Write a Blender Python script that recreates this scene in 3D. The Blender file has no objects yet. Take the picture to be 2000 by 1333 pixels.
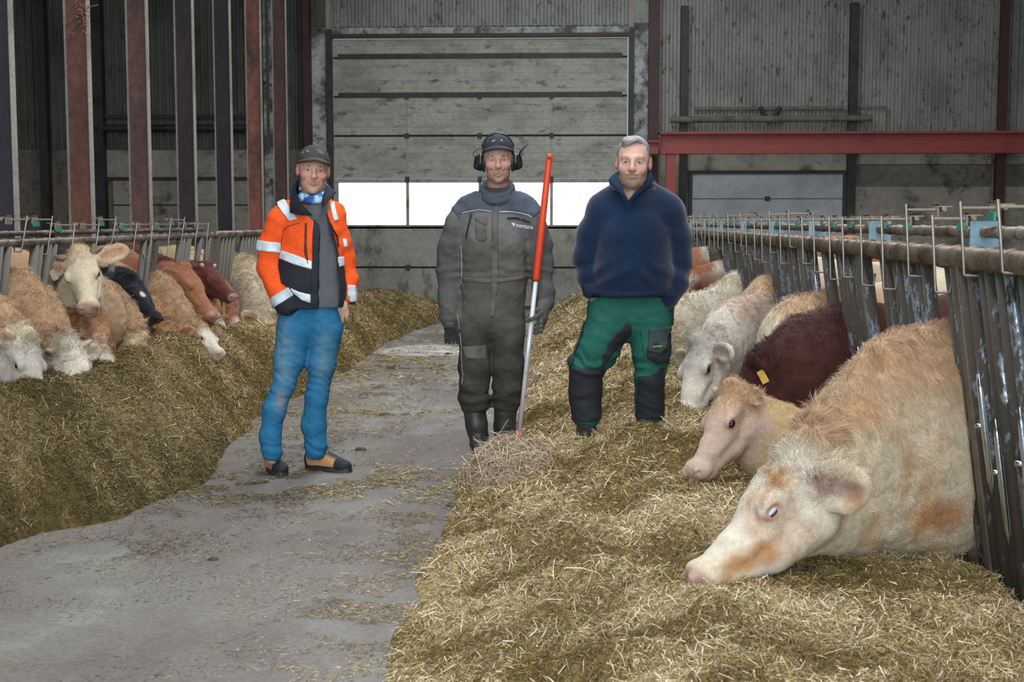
import bpy, math, random
import numpy as np
from mathutils import Vector, Matrix
R = np.random.default_rng(7)
random.seed(7)
sc = bpy.context.scene
col = sc.collection
# ------------------------------------------------------------------ camera
F = 2600.0
CAM = np.array([0.0, 0.0, 1.45])
YAW = math.atan(117 / F); PITCH = math.atan(234.5 / F)
cd = bpy.data.cameras.new('camera'); cam = bpy.data.objects.new('camera', cd); col.objects.link(cam)
cam.location = CAM; cam.rotation_euler = (math.pi / 2 - PITCH, 0, YAW)
cd.sensor_width = 36; cd.lens = 36 * F / 2000; cd.clip_end = 200
cd.dof.use_dof = True; cd.dof.focus_distance = 7.8; cd.dof.aperture_fstop = 8
sc.camera = cam
RM = np.array((Matrix.Rotation(YAW, 3, 'Z') @ Matrix.Rotation(math.pi / 2 - PITCH, 3, 'X')))
def W(px, py, Y):
    """the point of the place that stands at distance Y and shows at photo pixel (px, py)"""
    d = RM @ np.array([(px - 1000) / F, (666.5 - py) / F, -1.0])
    return CAM + d * (Y / d[1])
# ------------------------------------------------------------------ light
sc.view_settings.view_transform = 'Standard'; sc.view_settings.look = 'None'
sc.view_settings.gamma = 1; sc.view_settings.use_curve_mapping = False
sc.view_settings.exposure = 0.0
wd = bpy.data.worlds.new('overcast_sky'); sc.world = wd; wd.use_nodes = True
bg = wd.node_tree.nodes['Background']; bg.inputs[0].default_value = (0.80, 0.90, 1.0, 1); bg.inputs[1].default_value = 0.48
def area(name, loc, rot, sx, sy, power, color):
    l = bpy.data.lights.new(name, 'AREA'); l.shape = 'RECTANGLE'; l.size = sx; l.size_y = sy; l.energy = power; l.color = color
    o = bpy.data.objects.new(name, l); col.objects.link(o); o.location = loc; o.rotation_euler = rot
    return o
area('ridge_skylight', (0.2, 7.0, 6.7), (0, 0, 0), 2.6, 22, 1250, (0.95, 0.98, 1.0))
area('open_gable_daylight', (-1.0, -7.0, 3.2), (math.radians(80), 0, 0), 8, 4.5, 1050, (0.90, 0.96, 1.0))
# ------------------------------------------------------------------ materials
def rgb(*c): return (c[0], c[1], c[2], 1)
def new_mat(name):
    m = bpy.data.materials.new(name); m.use_nodes = True
    nt = m.node_tree; b = nt.nodes['Principled BSDF']
    return m, nt, b
def N(nt, t, **kw):
    n = nt.nodes.new(t)
    for k, v in kw.items():
        if isinstance(k, str) and hasattr(n, k): setattr(n, k, v)
    return n
def noise(nt, scale, detail=4, rough=0.6, vec=None, stretch=None):
    n = nt.nodes.new('ShaderNodeTexNoise'); n.inputs['Scale'].default_value = scale
    n.inputs['Detail'].default_value = detail; n.inputs['Roughness'].default_value = rough
    tc = nt.nodes.new('ShaderNodeTexCoord'); src = tc.outputs['Object']
    if stretch:
        mp = nt.nodes.new('ShaderNodeMapping'); mp.inputs['Scale'].default_value = stretch
        nt.links.new(src, mp.inputs['Vector']); src = mp.outputs['Vector']
    nt.links.new(src, n.inputs['Vector'])
    return n.outputs['Fac']
def ramp(nt, fac, stops):
    r = nt.nodes.new('ShaderNodeValToRGB'); e = r.color_ramp.elements
    while len(e) < len(stops): e.new(0.5)
    for el, (p, c) in zip(e, stops):
        el.position = p; el.color = c if len(c) == 4 else rgb(*c)
    nt.links.new(fac, r.inputs['Fac'])
    return r.outputs['Color']
def mix(nt, fac, a, b, mode='MIX'):
    m = nt.nodes.new('ShaderNodeMix'); m.data_type = 'RGBA'; m.blend_type = mode
    for s, v in ((0, fac), (6, a), (7, b)):
        if hasattr(v, 'links') or hasattr(v, 'is_linked'): nt.links.new(v, m.inputs[s])
        else: m.inputs[s].default_value = v if s == 0 else (v if len(v) == 4 else rgb(*v))
    return m.outputs[2]
def bump(nt, b, h, strength=0.3, dist=0.01):
    n = nt.nodes.new('ShaderNodeBump'); n.inputs['Strength'].default_value = strength; n.inputs['Distance'].default_value = dist
    nt.links.new(h, n.inputs['Height']); nt.links.new(n.outputs[0], b.inputs['Normal'])
def grimy(name, base, dirt, scale=3, lo=0.45, hi=0.65, rough=0.8, metal=0.0, stretch=None, fine=(30, 0.25), dirt2=None, sc2=8, bstr=0.3):
    m, nt, b = new_mat(name)
    f = noise(nt, scale, 6, 0.65, stretch=stretch)
    c = ramp(nt, f, [(lo, base), (hi, dirt)])
    if dirt2:
        f2 = noise(nt, sc2, 6, 0.7, stretch=stretch)
        k = ramp(nt, f2, [(0.56, (0, 0, 0)), (0.68, (1, 1, 1))])
        c = mix(nt, k, c, dirt2)
    f3 = noise(nt, fine[0], 4, 0.7)
    g = ramp(nt, f3, [(0.3, (1 - fine[1],) * 3), (0.7, (1 + fine[1],) * 3)])
    c = mix(nt, 1.0, c, g, 'MULTIPLY')
    nt.links.new(c, b.inputs['Base Color'])
    b.inputs['Roughness'].default_value = rough; b.inputs['Metallic'].default_value = metal
    if bstr: bump(nt, b, f3, bstr, 0.005)
    return m
def flat(name, c, rough=0.7, metal=0.0, var=0.12, scale=40, bstr=0.15):
    return grimy(name, c, tuple(x * 0.8 for x in c), scale=5, rough=rough, metal=metal, fine=(scale, var), bstr=bstr)
def attr_mat(name, rough=0.85, nscale=60, var=0.15, sheen=0.0, bstr=0.0, stretch=None, spec=0.3, bdist=0.004):
    m, nt, b = new_mat(name)
    a = nt.nodes.new('ShaderNodeAttribute'); a.attribute_name = 'Col'
    f = noise(nt, nscale, 4, 0.7, stretch=stretch)
    g = ramp(nt, f, [(0.3, (1 - var,) * 3), (0.7, (1 + var,) * 3)])
    c = mix(nt, 1.0, a.outputs['Color'], g, 'MULTIPLY')
    nt.links.new(c, b.inputs['Base Color']); b.inputs['Roughness'].default_value = rough
    b.inputs['Specular IOR Level'].default_value = spec
    if sheen: b.inputs['Sheen Weight'].default_value = sheen
    if bstr: bump(nt, b, f, bstr, bdist)
    return m
# ------------------------------------------------------------------ object helpers
def tag(o, label=None, cat=None, group=None, kind=None):
    if label: o['label'] = label
    if cat: o['category'] = cat
    if group: o['group'] = group
    if kind: o['kind'] = kind
    return o
def empty(name, loc=(0, 0, 0), parent=None):
    o = bpy.data.objects.new(name, None); col.objects.link(o); o.location = loc
    if parent: o.parent = parent
    return o
def world_loc(o):
    v = Vector((0, 0, 0))
    while o: v = v + o.location; o = o.parent
    return v
def mesh_np(name, V, polys, mat, parent=None, origin=None, smooth=True, cols=None, counts=None, mats=None, matidx=None):
    """V: n x 3 world vertices; polys: list of (m x k) index arrays; origin: world point of the object's origin"""
    V = np.asarray(V, dtype=np.float64)
    pl = world_loc(parent) if parent else Vector((0, 0, 0))
    if origin is None: origin = pl if parent else Vector(((V[:, 0].min() + V[:, 0].max()) / 2, (V[:, 1].min() + V[:, 1].max()) / 2, V[:, 2].min()))
    origin = Vector(origin)
    me = bpy.data.meshes.new(name)
    n = len(V); me.vertices.add(n); me.vertices.foreach_set('co', (V - np.array(origin)).astype(np.float32).ravel())
    polys = [np.asarray(p, dtype=np.int32) for p in polys if len(p)]
    loops = np.concatenate([p.ravel() for p in polys])
    tot = np.concatenate([np.full(len(p), p.shape[1], dtype=np.int32) for p in polys])
    st = np.concatenate([[0], np.cumsum(tot)[:-1]]).astype(np.int32)
    me.loops.add(len(loops)); me.loops.foreach_set('vertex_index', loops)
    me.polygons.add(len(tot)); me.polygons.foreach_set('loop_start', st); me.polygons.foreach_set('loop_total', tot)
    me.polygons.foreach_set('use_smooth', np.full(len(tot), smooth))
    if mats:
        for m in mats: me.materials.append(m)
        me.polygons.foreach_set('material_index', np.asarray(matidx, dtype=np.int32))
    elif mat: me.materials.append(mat)
    if cols is not None:
        a = me.color_attributes.new('Col', 'FLOAT_COLOR', 'POINT')
        c4 = np.ones((n, 4), dtype=np.float32); c4[:, :3] = cols; a.data.foreach_set('color', c4.ravel())
    me.update(calc_edges=True)
    o = bpy.data.objects.new(name, me); col.objects.link(o)
    if parent: o.parent = parent; o.location = origin - pl
    else: o.location = origin
    return o
class MB:
    """collects boxes, tubes and loops, links them as one mesh"""
    def __init__(s): s.V = []; s.q = []; s.t = []; s.n = 0
    def add(s, V, q=(), t=()):
        V = np.asarray(V, float); s.V.append(V)
        if len(q): s.q.append(np.asarray(q) + s.n)
        if len(t): s.t.append(np.asarray(t) + s.n)
        s.n += len(V); return s
    def box(s, x0, x1, y0, y1, z0, z1):
        V = [(x, y, z) for x in (x0, x1) for y in (y0, y1) for z in (z0, z1)]
        return s.add(V, [(0, 1, 3, 2), (4, 6, 7, 5), (0, 4, 5, 1), (2, 3, 7, 6), (0, 2, 6, 4), (1, 5, 7, 3)])
    def bar(s, a, b, w, d, up=(0, 1, 0)):
        a = np.array(a, float); b = np.array(b, float); t = (b - a) / np.linalg.norm(b - a)
        u = np.array(up, float); u = u - t * (u @ t); u /= np.linalg.norm(u); v = np.cross(t, u)
        V = [p + v * i * w / 2 + u * j * d / 2 for p in (a, b) for i, j in ((-1, -1), (1, -1), (1, 1), (-1, 1))]
        return s.add(V, [(3, 2, 1, 0), (4, 5, 6, 7), (0, 1, 5, 4), (1, 2, 6, 5), (2, 3, 7, 6), (3, 0, 4, 7)])
    def tube(s, pts, r, n=10, caps=True):
        pts = np.asarray(pts, float); k = len(pts); r = np.broadcast_to(r, (k,))
        T = np.gradient(pts, axis=0); T /= np.linalg.norm(T, axis=1)[:, None] + 1e-9
        ref = np.array([0, 0, 1.0]) if abs(T[0][2]) < 0.9 else np.array([1.0, 0, 0])
        V = []
        u = ref - T[0] * (ref @ T[0]); u /= np.linalg.norm(u)
        for i in range(k):
            u = u - T[i] * (u @ T[i]); u /= np.linalg.norm(u); v = np.cross(T[i], u)
            a = np.arange(n) * 2 * math.pi / n
            V.append(pts[i] + r[i] * (np.cos(a)[:, None] * u + np.sin(a)[:, None] * v))
        V = np.concatenate(V); q = []
        for i in range(k - 1):
            for j in range(n): q.append((i * n + j, i * n + (j + 1) % n, (i + 1) * n + (j + 1) % n, (i + 1) * n + j))
        t = []
        if caps:
            V = np.vstack([V, pts[0], pts[-1]]); c0, c1 = k * n, k * n + 1
            for j in range(n): t.append((c0, (j + 1) % n, j)); t.append((c1, (k - 1) * n + j, (k - 1) * n + (j + 1) % n))
        return s.add(V, q, t)
    def build(s, name, mat, parent=None, smooth=False, origin=None, cols=None):
        q = np.concatenate(s.q) if s.q else []; t = np.concatenate(s.t) if s.t else []
        return mesh_np(name, np.concatenate(s.V), [x for x in (q, t) if len(x)], mat, parent, origin, smooth, cols)
def part(name, mat, parent, fn, smooth=False):
    m = MB(); fn(m); return m.build(name, mat, parent, smooth)
# ------------------------------------------------------------------ numpy noise
_H = R.random(4096).astype(np.float32); _PM = R.permutation(4096)
def vnoise(x, y, z):
    xi = np.floor(x).astype(np.int64); yi = np.floor(y).astype(np.int64); zi = np.floor(z).astype(np.int64)
    fx = x - xi; fy = y - yi; fz = z - zi
    fx = fx * fx * (3 - 2 * fx); fy = fy * fy * (3 - 2 * fy); fz = fz * fz * (3 - 2 * fz)
    def h(a, b, c): return _H[_PM[(_PM[(_PM[a & 4095] + b) & 4095] + c) & 4095]]
    def l(a, b, t): return a + (b - a) * t
    return l(l(l(h(xi, yi, zi), h(xi + 1, yi, zi), fx), l(h(xi, yi + 1, zi), h(xi + 1, yi + 1, zi), fx), fy),
             l(l(h(xi, yi, zi + 1), h(xi + 1, yi, zi + 1), fx), l(h(xi, yi + 1, zi + 1), h(xi + 1, yi + 1, zi + 1), fx), fy), fz) * 2 - 1
def fbm(x, y, z, o=4):
    s = 0; a = 1; t = 0
    for i in range(o): s = s + a * vnoise(x + 17.3 * i, y - 9.1 * i, z + 5.7 * i); t += a; a *= 0.5; x = x * 2.03; y = y * 2.03; z = z * 2.03
    return s / t
def sm(e0, e1, x):
    t = np.clip((x - e0) / (e1 - e0), 0, 1); return t * t * (3 - 2 * t)
# ================================================================== BUILDING
YB = 22.0
def wx(px): return W(px, 432, YB)[0]
def wz(py): return W(1117, py, YB)[2]
M = {}
M['concrete_floor'] = None
M['door_panel'] = grimy('grimy_door_panel', (0.37, 0.37, 0.325), (0.24, 0.24, 0.205), scale=1.2, rough=0.7, stretch=(1, 1, 2.2), fine=(14, 0.16), dirt2=(0.10, 0.10, 0.09), sc2=3.5)
M['concrete'] = grimy('worn_concrete', (0.34, 0.33, 0.295), (0.24, 0.23, 0.205), scale=1.5, rough=0.9, stretch=(1, 1, 0.6), fine=(12, 0.18), dirt2=(0.12, 0.115, 0.10), sc2=3)
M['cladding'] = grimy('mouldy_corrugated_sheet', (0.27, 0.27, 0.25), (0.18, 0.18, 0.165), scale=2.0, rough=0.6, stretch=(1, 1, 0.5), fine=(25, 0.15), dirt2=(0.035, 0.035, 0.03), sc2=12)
M['cladding_dark'] = grimy('shaded_stained_corrugated_sheet', (0.105, 0.10, 0.09), (0.06, 0.057, 0.05), scale=2.0, rough=0.7, stretch=(1, 1, 0.4), fine=(25, 0.15), dirt2=(0.03, 0.03, 0.026), sc2=6)  # stained sheet; the left side's shade is put into this darker colour
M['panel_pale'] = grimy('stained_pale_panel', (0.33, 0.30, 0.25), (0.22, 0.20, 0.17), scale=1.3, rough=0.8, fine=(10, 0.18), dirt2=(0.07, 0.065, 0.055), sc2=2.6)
M['panel_dark'] = grimy('dark_panel', (0.17, 0.155, 0.13), (0.10, 0.09, 0.075), scale=1.3, rough=0.85, fine=(10, 0.18), dirt2=(0.04, 0.038, 0.03), sc2=2.6)  # dark panel tone; on the left side it paints in the shade
M['white_door'] = grimy('white_painted_door', (0.46, 0.48, 0.50), (0.34, 0.35, 0.36), scale=1.2, rough=0.55, fine=(10, 0.12))
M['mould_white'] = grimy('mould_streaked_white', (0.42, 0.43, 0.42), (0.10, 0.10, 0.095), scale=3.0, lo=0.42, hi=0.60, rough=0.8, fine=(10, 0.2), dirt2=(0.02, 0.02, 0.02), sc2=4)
M['black_steel'] = grimy('blackened_steel', (0.035, 0.033, 0.034), (0.015, 0.014, 0.013), scale=3, rough=0.6, fine=(20, 0.3))
M['dark_red'] = grimy('dirty_dark_red_steel', (0.060, 0.018, 0.017), (0.030, 0.014, 0.012), scale=2.5, rough=0.6, fine=(20, 0.3))
M['red_steel'] = grimy('red_oxide_steel', (0.27, 0.045, 0.038), (0.17, 0.032, 0.028), scale=2, lo=0.5, hi=0.75, rough=0.55, fine=(16, 0.12))
M['seam'] = flat('black_seam_rubber', (0.03, 0.03, 0.028))
M['rust_pipe'] = grimy('dusty_pipe', (0.16, 0.15, 0.12), (0.09, 0.08, 0.065), scale=4, rough=0.8)

# floor
m, nt, b = new_mat('wet_worn_concrete_floor')
f1 = noise(nt, 0.55, 5, 0.6); f2 = noise(nt, 1.3, 6, 0.65, stretch=(1.0, 0.55, 1)); f3 = noise(nt, 45, 4, 0.75); f4 = noise(nt, 9, 5, 0.7)
c = ramp(nt, f2, [(0.36, (0.125, 0.112, 0.102)), (0.50, (0.170, 0.155, 0.143)), (0.59, (0.215, 0.208, 0.195)), (0.63, (0.26, 0.262, 0.250))])
c = mix(nt, ramp(nt, f1, [(0.5, (0, 0, 0)), (0.7, (0.45, 0.45, 0.45))]), c, (0.27, 0.215, 0.15))
c = mix(nt, ramp(nt, f4, [(0.60, (0, 0, 0)), (0.72, (0.5, 0.5, 0.5))]), c, (0.19, 0.15, 0.085))
c = mix(nt, 1.0, c, ramp(nt, f3, [(0.25, (0.68, 0.68, 0.68)), (0.75, (1.3, 1.3, 1.3))]), 'MULTIPLY')
nt.links.new(c, b.inputs['Base Color'])
nt.links.new(ramp(nt, f2, [(0.46, (0.75, 0.75, 0.75)), (0.62, (0.34, 0.34, 0.34))]), b.inputs['Roughness'])
bump(nt, b, f3, 0.35, 0.004)
M['concrete_floor'] = m
fl = part('floor', m, None, lambda q: q.box(-10.5, 10.5, -4, 22.3, -0.2, 0)); tag(fl, kind='structure', label='grey worn concrete floor of the feed alley with damp patches')
# enclosing walls, roof (open gable behind the photographer, skylight along the ridge)
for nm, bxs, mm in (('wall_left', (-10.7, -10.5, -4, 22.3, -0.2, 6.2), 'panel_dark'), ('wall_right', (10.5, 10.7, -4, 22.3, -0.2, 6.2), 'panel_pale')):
    tag(part(nm, M[mm], None, lambda q: q.box(*bxs)), kind='structure')
def roof(q):
    for s in (-1, 1):
        V = []
        for y in (-4, 22.4):
            V += [(s * 1.6, y, 7.0), (s * 10.8, y, 6.0), (s * 10.8, y, 6.1), (s * 1.6, y, 7.1)]
        q.add(V, [(0, 1, 2, 3), (7, 6, 5, 4), (0, 4, 5, 1), (1, 5, 6, 2), (2, 6, 7, 3), (3, 7, 4, 0)])
tag(part('ceiling', M['cladding_dark'], None, roof), kind='structure')
# back wall: masonry core with the door opening left out
dx0, dx1 = wx(652), wx(1226); dz1 = wz(52)
def core(q):
    q.box(-10.5, dx0, YB, YB + 0.2, 0, 7.2); q.box(dx1, 10.5, YB, YB + 0.2, 0, 7.2); q.box(dx0, dx1, YB, YB + 0.2, dz1, 7.2)
wb = part('wall_back', M['panel_pale'], None, core); tag(wb, kind='structure')
def corr(name, px0, px1, z0, z1, mat, pitch=0.118, dep=0.035):
    x0, x1 = wx(px0), wx(px1); n = int((x1 - x0) / pitch); p = (x1 - x0) / n; V = []; q = []
    xs = []; ys = []
    for i in range(n):
        a = x0 + i * p
        for t, d in ((0, 0), (0.42, 0), (0.52, 1), (0.90, 1)): xs.append(a + t * p); ys.append(YB - 0.015 - d * dep)
    xs.append(x1); ys.append(YB - 0.015)
    V = [(x, y, z0) for x, y in zip(xs, ys)] + [(x, y, z1) for x, y in zip(xs, ys)]
    k = len(xs); q = [(i, i + 1, k + i + 1, k + i) for i in range(k - 1)]
    # returns to the wall at both ends give the sheet its thickness
    V += [(x0, YB, z0), (x0, YB, z1), (x1, YB, z0), (x1, YB, z1)]
    q += [(2 * k, 0, k, 2 * k + 1), (k - 1, 2 * k + 2, 2 * k + 3, 2 * k - 1)]
    o = mesh_np(name, V, [np.array(q)], mat, wb, smooth=False); return o
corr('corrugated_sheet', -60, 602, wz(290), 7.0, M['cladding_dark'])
corr('corrugated_sheet', 650, 1224, wz(50), 7.0, M['cladding'])
corr('corrugated_sheet', 1283, 2160, wz(262), 7.0, M['cladding'])
def wbox(name, px0, px1, py0, py1, mat, d0=0.0, d1=0.06, parent=wb):
    return part(name, mat, parent, lambda q: q.box(wx(px0), wx(px1), YB - d1, YB - d0, wz(py1), wz(py0)))
# left part: pale panels, dark posts, rails, half hidden sectional door
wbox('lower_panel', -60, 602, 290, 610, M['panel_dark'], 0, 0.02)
wbox('upper_panel', 214, 500, 292, 345, M['panel_pale'], 0.02, 0.05)
wbox('door_leaf', 225, 500, 352, 610, M['panel_pale'], 0.02, 0.06)
wbox('seam', 214, 500, 345, 352, M['seam'], 0.0, 0.08); wbox('seam', 225, 500, 399, 402, M['seam'], 0.0, 0.065)
wbox('wall_post', 90, 106, -40, 610, M['black_steel'], 0, 0.2); wbox('wall_post', 196, 214, -40, 610, M['black_steel'], 0, 0.2)
wbox('guide_rail', 190, 500, 222, 229, M['black_steel'], 0.05, 0.11)
part('crossbar_pipe', M['black_steel'], wb, lambda q: q.tube([(wx(185), YB - 0.15, wz(249)), (wx(500), YB - 0.15, wz(249))], 0.06))
wbox('lit_look_strip', 520, 545, -40, 610, M['mould_white'], 0.0, 0.04)  # the strip's lit look is put into a pale, mould-streaked sheet
# door jambs
wbox('door_jamb', 602, 614, -40, 612, M['dark_red'], 0, 0.28); wbox('jamb_sheet', 614, 641, 52, 612, M['mould_white'], 0, 0.05)
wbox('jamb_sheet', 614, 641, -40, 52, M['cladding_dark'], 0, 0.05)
wbox('jamb_sheet', 1236, 1263, 46, 612, M['mould_white'], 0, 0.05); wbox('jamb_sheet', 1236, 1263, -40, 46, M['cladding'], 0, 0.05)
part('door_jamb', M['dark_red'], wb, lambda q: (q.box(wx(1263), wx(1282), YB - 0.30, YB - 0.28, 0, 7), q.box(wx(1271), wx(1274), YB - 0.28, YB, 0, 7), q.box(wx(1263), wx(1282), YB - 0.02, YB, 0, 7)))
# the big sectional door
dr = empty('door_1', (wx(938), YB - 0.1, 0)); tag(dr, kind='structure', label='large grimy sectional lift door with a row of four bright window panes')
rows = [52, 66, 112, 188, 265, 350, 441, 523, 603]
x0, x1 = 655, 1223
wbox('lintel_sheet', x0 - 3, x1 + 3, 52, 66, M['mould_white'], -0.02, 0.02, dr); wbox('lintel_bar', x0 - 3, x1 + 3, 66, 73, M['dark_red'], -0.02, 0.14, dr)
for i in range(2, 6):
    a = 73 if i == 2 else rows[i - 1]
    def pan(q, a=a, bb=rows[i]):
        z0, z1 = wz(bb - 2), wz(a + 2); k = 5
        for j in range(k):   # pressed ribs of one panel
            za = z0 + (z1 - z0) * j / k; zb = z0 + (z1 - z0) * (j + 1) / k
            q.box(wx(x0), wx(x1), YB - 0.045, YB - 0.0, za + 0.006, zb - 0.006)
        q.box(wx(x0), wx(x1), YB - 0.040, YB, z0, z1)
    part('door_panel', M['door_panel'], dr, pan)
for py0, py1 in ((441, 523), (523, 600)):
    wbox('door_panel', x0, x1, py0 + 2, py1 - 2, M['concrete'], 0.0, 0.045, dr)
wbox('door_backing', x0, x1, 108, 346, M['seam'], -0.02, 0.0, dr); wbox('door_backing', x0, x1, 445, 603, M['seam'], -0.02, 0.0, dr)
wbox('bottom_rubber', x0, x1, 598, 606, M['seam'], 0.0, 0.05, dr)
for py in (188, 265, 350, 523):
    for px in (797, 938, 1077): wbox('hinge_bracket', px - 4, px + 4, py - 5, py + 5, M['black_steel'], 0.04, 0.075, dr)
for px in (797, 938, 1077): wbox('stile', px - 1.2, px + 1.2, 190, 346, M['concrete'], 0.04, 0.052, dr); wbox('stile', px - 1.2, px + 1.2, 447, 600, M['concrete'], 0.04, 0.052, dr)
for py in (112, 188): wbox('mildew_band', x0 + 10, x1 - 10, py - 8, py + 2, M['black_steel'], 0.04, 0.058, dr)  # black mildew bands above the seams, modelled as thin bars
# window frame and glowing daylight panes
m, nt, b = new_mat('daylit_polycarbonate'); b.inputs['Base Color'].default_value = rgb(0.9, 0.95, 1.0); b.inputs['Roughness'].default_value = 0.3
b.inputs['Emission Color'].default_value = rgb(0.97, 1.0, 1.0); b.inputs['Emission Strength'].default_value = 1.6; M['pane'] = m
def wframe(q):
    q.box(wx(x0), wx(x1), YB - 0.045, YB, wz(357), wz(349)); q.box(wx(x0), wx(x1), YB - 0.045, YB, wz(447), wz(439.5))
    for a, bb in ((x0, 663), (794, 800), (935, 941), (1074, 1080), (1215, x1)): q.box(wx(a), wx(bb), YB - 0.045, YB, wz(440), wz(356))
wf = part('window_frame', M['concrete'], dr, wframe)
for a, bb in ((663, 794), (800, 935), (941, 1074), (1080, 1215)):
    part('window_pane', M['pane'], dr, lambda q: q.box(wx(a), wx(bb), YB - 0.025, YB - 0.005, wz(440), wz(356.5)))
for a in (644, 1226):
    wbox('door_track', a, a + 9, 56, 606, M['black_steel'], 0, 0.12, dr)
# right part: posts, rail, pipe with bracket, panels, white door
for a, bb, t in ((1325, 1339, 16), (1649, 1665, 12)):
    wbox('wall_post', a, bb, t, 420, M['black_steel'], 0, 0.18)
part('wall_column', M['dark_red'], wb, lambda q: (q.box(wx(1931), wx(1949), YB - 0.30, YB - 0.27, 0, 7), q.box(wx(1938), wx(1942), YB - 0.27, YB, 0, 7)))
wbox('guide_rail', 1352, 1641, 211, 217, M['rust_pipe'], 0.10, 0.15)
wbox('guide_rail', 1665, 1724, 211, 214, M['rust_pipe'], 0.10, 0.13); wbox('guide_rail', 1722, 1725, 214, 258, M['rust_pipe'], 0.10, 0.13)
part('crossbar_pipe', M['rust_pipe'], wb, lambda q: q.tube([(wx(1305), YB - 0.26, wz(237)), (wx(1692), YB - 0.26, wz(235))], 0.052, 12))
part('pipe_bracket', M['black_steel'], wb, lambda q: q.tube([(wx(1478), YB - 0.2, wz(212)), (wx(1486), YB - 0.2, wz(228)), (wx(1496), YB - 0.2, wz(236)), (wx(1508), YB - 0.2, wz(228)), (wx(1516), YB - 0.2, wz(212))], 0.035))
wbox('upper_panel', 1339, 1649, 300, 334, M['panel_pale'], 0.0, 0.05); wbox('seam', 1339, 1650, 334, 341, M['seam'], 0.0, 0.08)
wd2 = empty('door_2', (wx(1497), YB, 0)); tag(wd2, kind='structure', label='white sectional side door behind the feed barrier')
wbox('door_panel', 1350, 1643, 341, 388, M['white_door'], 0, 0.05, wd2); wbox('door_panel', 1350, 1643, 390, 470, M['white_door'], 0, 0.05, wd2)
wbox('door_panel', 1350, 1643, 472, 600, M['white_door'], 0, 0.05, wd2)
wbox('hinge_bracket', 1492, 1502, 384, 393, M['black_steel'], 0.05, 0.08, wd2)
wbox('door_track', 1343, 1350, 341, 610, M['black_steel'], 0, 0.12, wd2); wbox('door_track', 1643, 1650, 341, 610, M['black_steel'], 0, 0.12, wd2)
for a, bb in ((1665, 1930), (1950, 2160)):
    wbox('upper_panel', a, bb, 300, 322, M['panel_pale'], 0, 0.06); wbox('dark_panel', a, bb, 322, 366, M['panel_dark'], 0, 0.03); wbox('lower_panel', a, bb, 366, 610, M['panel_pale'], 0, 0.06)
# red crane beam with its post
YR = 20.9
def rx(px): return W(px, 280, YR)[0]
def rz(py): return W(1600, py, YR)[2]
def rbeam(q):
    q.box(rx(1286), 10.4, YR - 0.16, YR + 0.10, rz(262.5), rz(258)); q.box(rx(1286), 10.4, YR - 0.16, YR + 0.10, rz(300.5), rz(295)); q.box(rx(1286), 10.4, YR - 0.04, YR - 0.02, rz(296), rz(262))
    q.box(rx(1286), rx(1288), YR - 0.16, YR + 0.1, rz(300), rz(259)); q.box(rx(1495), rx(1520), YR - 0.05, YR - 0.03, rz(281), rz(275))
rb = part('crane_beam', M['red_steel'], None, rbeam); tag(rb, 'horizontal red steel beam spanning the right side under the corrugated wall', 'beam', kind='thing')
part('end_bracket', M['red_steel'], rb, lambda q: (q.box(rx(1264), rx(1286), YR - 0.1, YB - 0.33, rz(300), rz(296)), q.box(rx(1264), rx(1286), YR - 0.1, YR + 0.06, rz(278), rz(274)), q.box(rx(1264), rx(1286), YR - 0.03, YR, rz(297), rz(276))))
part('support_post', M['red_steel'], rb, lambda q: (q.box(rx(1301), rx(1320), YR - 0.12, YR - 0.10, 0, rz(300)), q.box(rx(1308), rx(1312), YR - 0.1, YR + 0.06, 0, rz(300)), q.box(rx(1301), rx(1320), YR + 0.06, YR + 0.08, 0, rz(300))))
# row of H columns on the left
cb = [((0.020, 0.016, 0.026), (0.012, 0.010, 0.014)), ((0.15, 0.062, 0.045), (0.07, 0.032, 0.025)), ((0.13, 0.065, 0.052), (0.06, 0.035, 0.03)),
      ((0.035, 0.022, 0.028), (0.018, 0.012, 0.014)), ((0.022, 0.017, 0.022), (0.012, 0.010, 0.012)), ((0.27, 0.095, 0.065), (0.06, 0.03, 0.022)), ((0.10, 0.045, 0.036), (0.05, 0.025, 0.02))]
cl = ['dark navy steel column nearest the photographer in the left row', 'red-brown steel column with straw caught at its top, second of the left row', 'dusty brown-red steel column, third of the left row',
      'dark maroon steel column between the dusty brown and the near-black one', 'near-black steel column, fifth of the left row', 'orange-red peeling steel column behind the feed barrier, sixth of the row', 'farthest brown steel column of the left row beside the man in orange']
M['lit_dusty_edge'] = grimy('lit_dusty_steel_edge', (0.30, 0.28, 0.25), (0.20, 0.185, 0.165), scale=3, rough=0.8)  # dusty flanges; their lit look is painted into the pale colour too
for i in range(7):
    Y = 9.16 + 1.495 * i; X = -3.88
    a, bb = cb[i]; mt = grimy('weathered_column_paint', a, bb, scale=2.2, lo=0.42, hi=0.62, rough=0.6, stretch=(1, 1, 0.45), fine=(14, 0.3))
    e = part('steel_column', mt, None, lambda q: q.box(X - 0.182, X - 0.008, Y + 0.035, Y + 0.045, 0, 6.6)); tag(e, cl[i], 'column', 'steel columns along the left pens', 'thing')
    part('flange', M['lit_dusty_edge'], e, lambda q: q.box(X - 0.008, X, Y, Y + 0.08, 0, 6.6)); part('flange', M['lit_dusty_edge'], e, lambda q: q.box(X - 0.190, X - 0.182, Y, Y + 0.08, 0, 6.6))
    part('base_plate', M['black_steel'], e, lambda q: q.box(X - 0.23, X + 0.04, Y - 0.04, Y + 0.12, 0, 0.02))
m = M['straw_wisp'] = flat('dry_straw', (0.26, 0.17, 0.07))
def wisp(q):
    for k in range(45):
        p = W(R.uniform(140, 176), R.uniform(8, 66), 10.64); d = R.normal(size=3) * (0.035, 0.008, 0.02); q.tube([p, p + d * 0.5 + (0, -0.01, 0.004), p + d], 0.004, 4, False)
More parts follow.
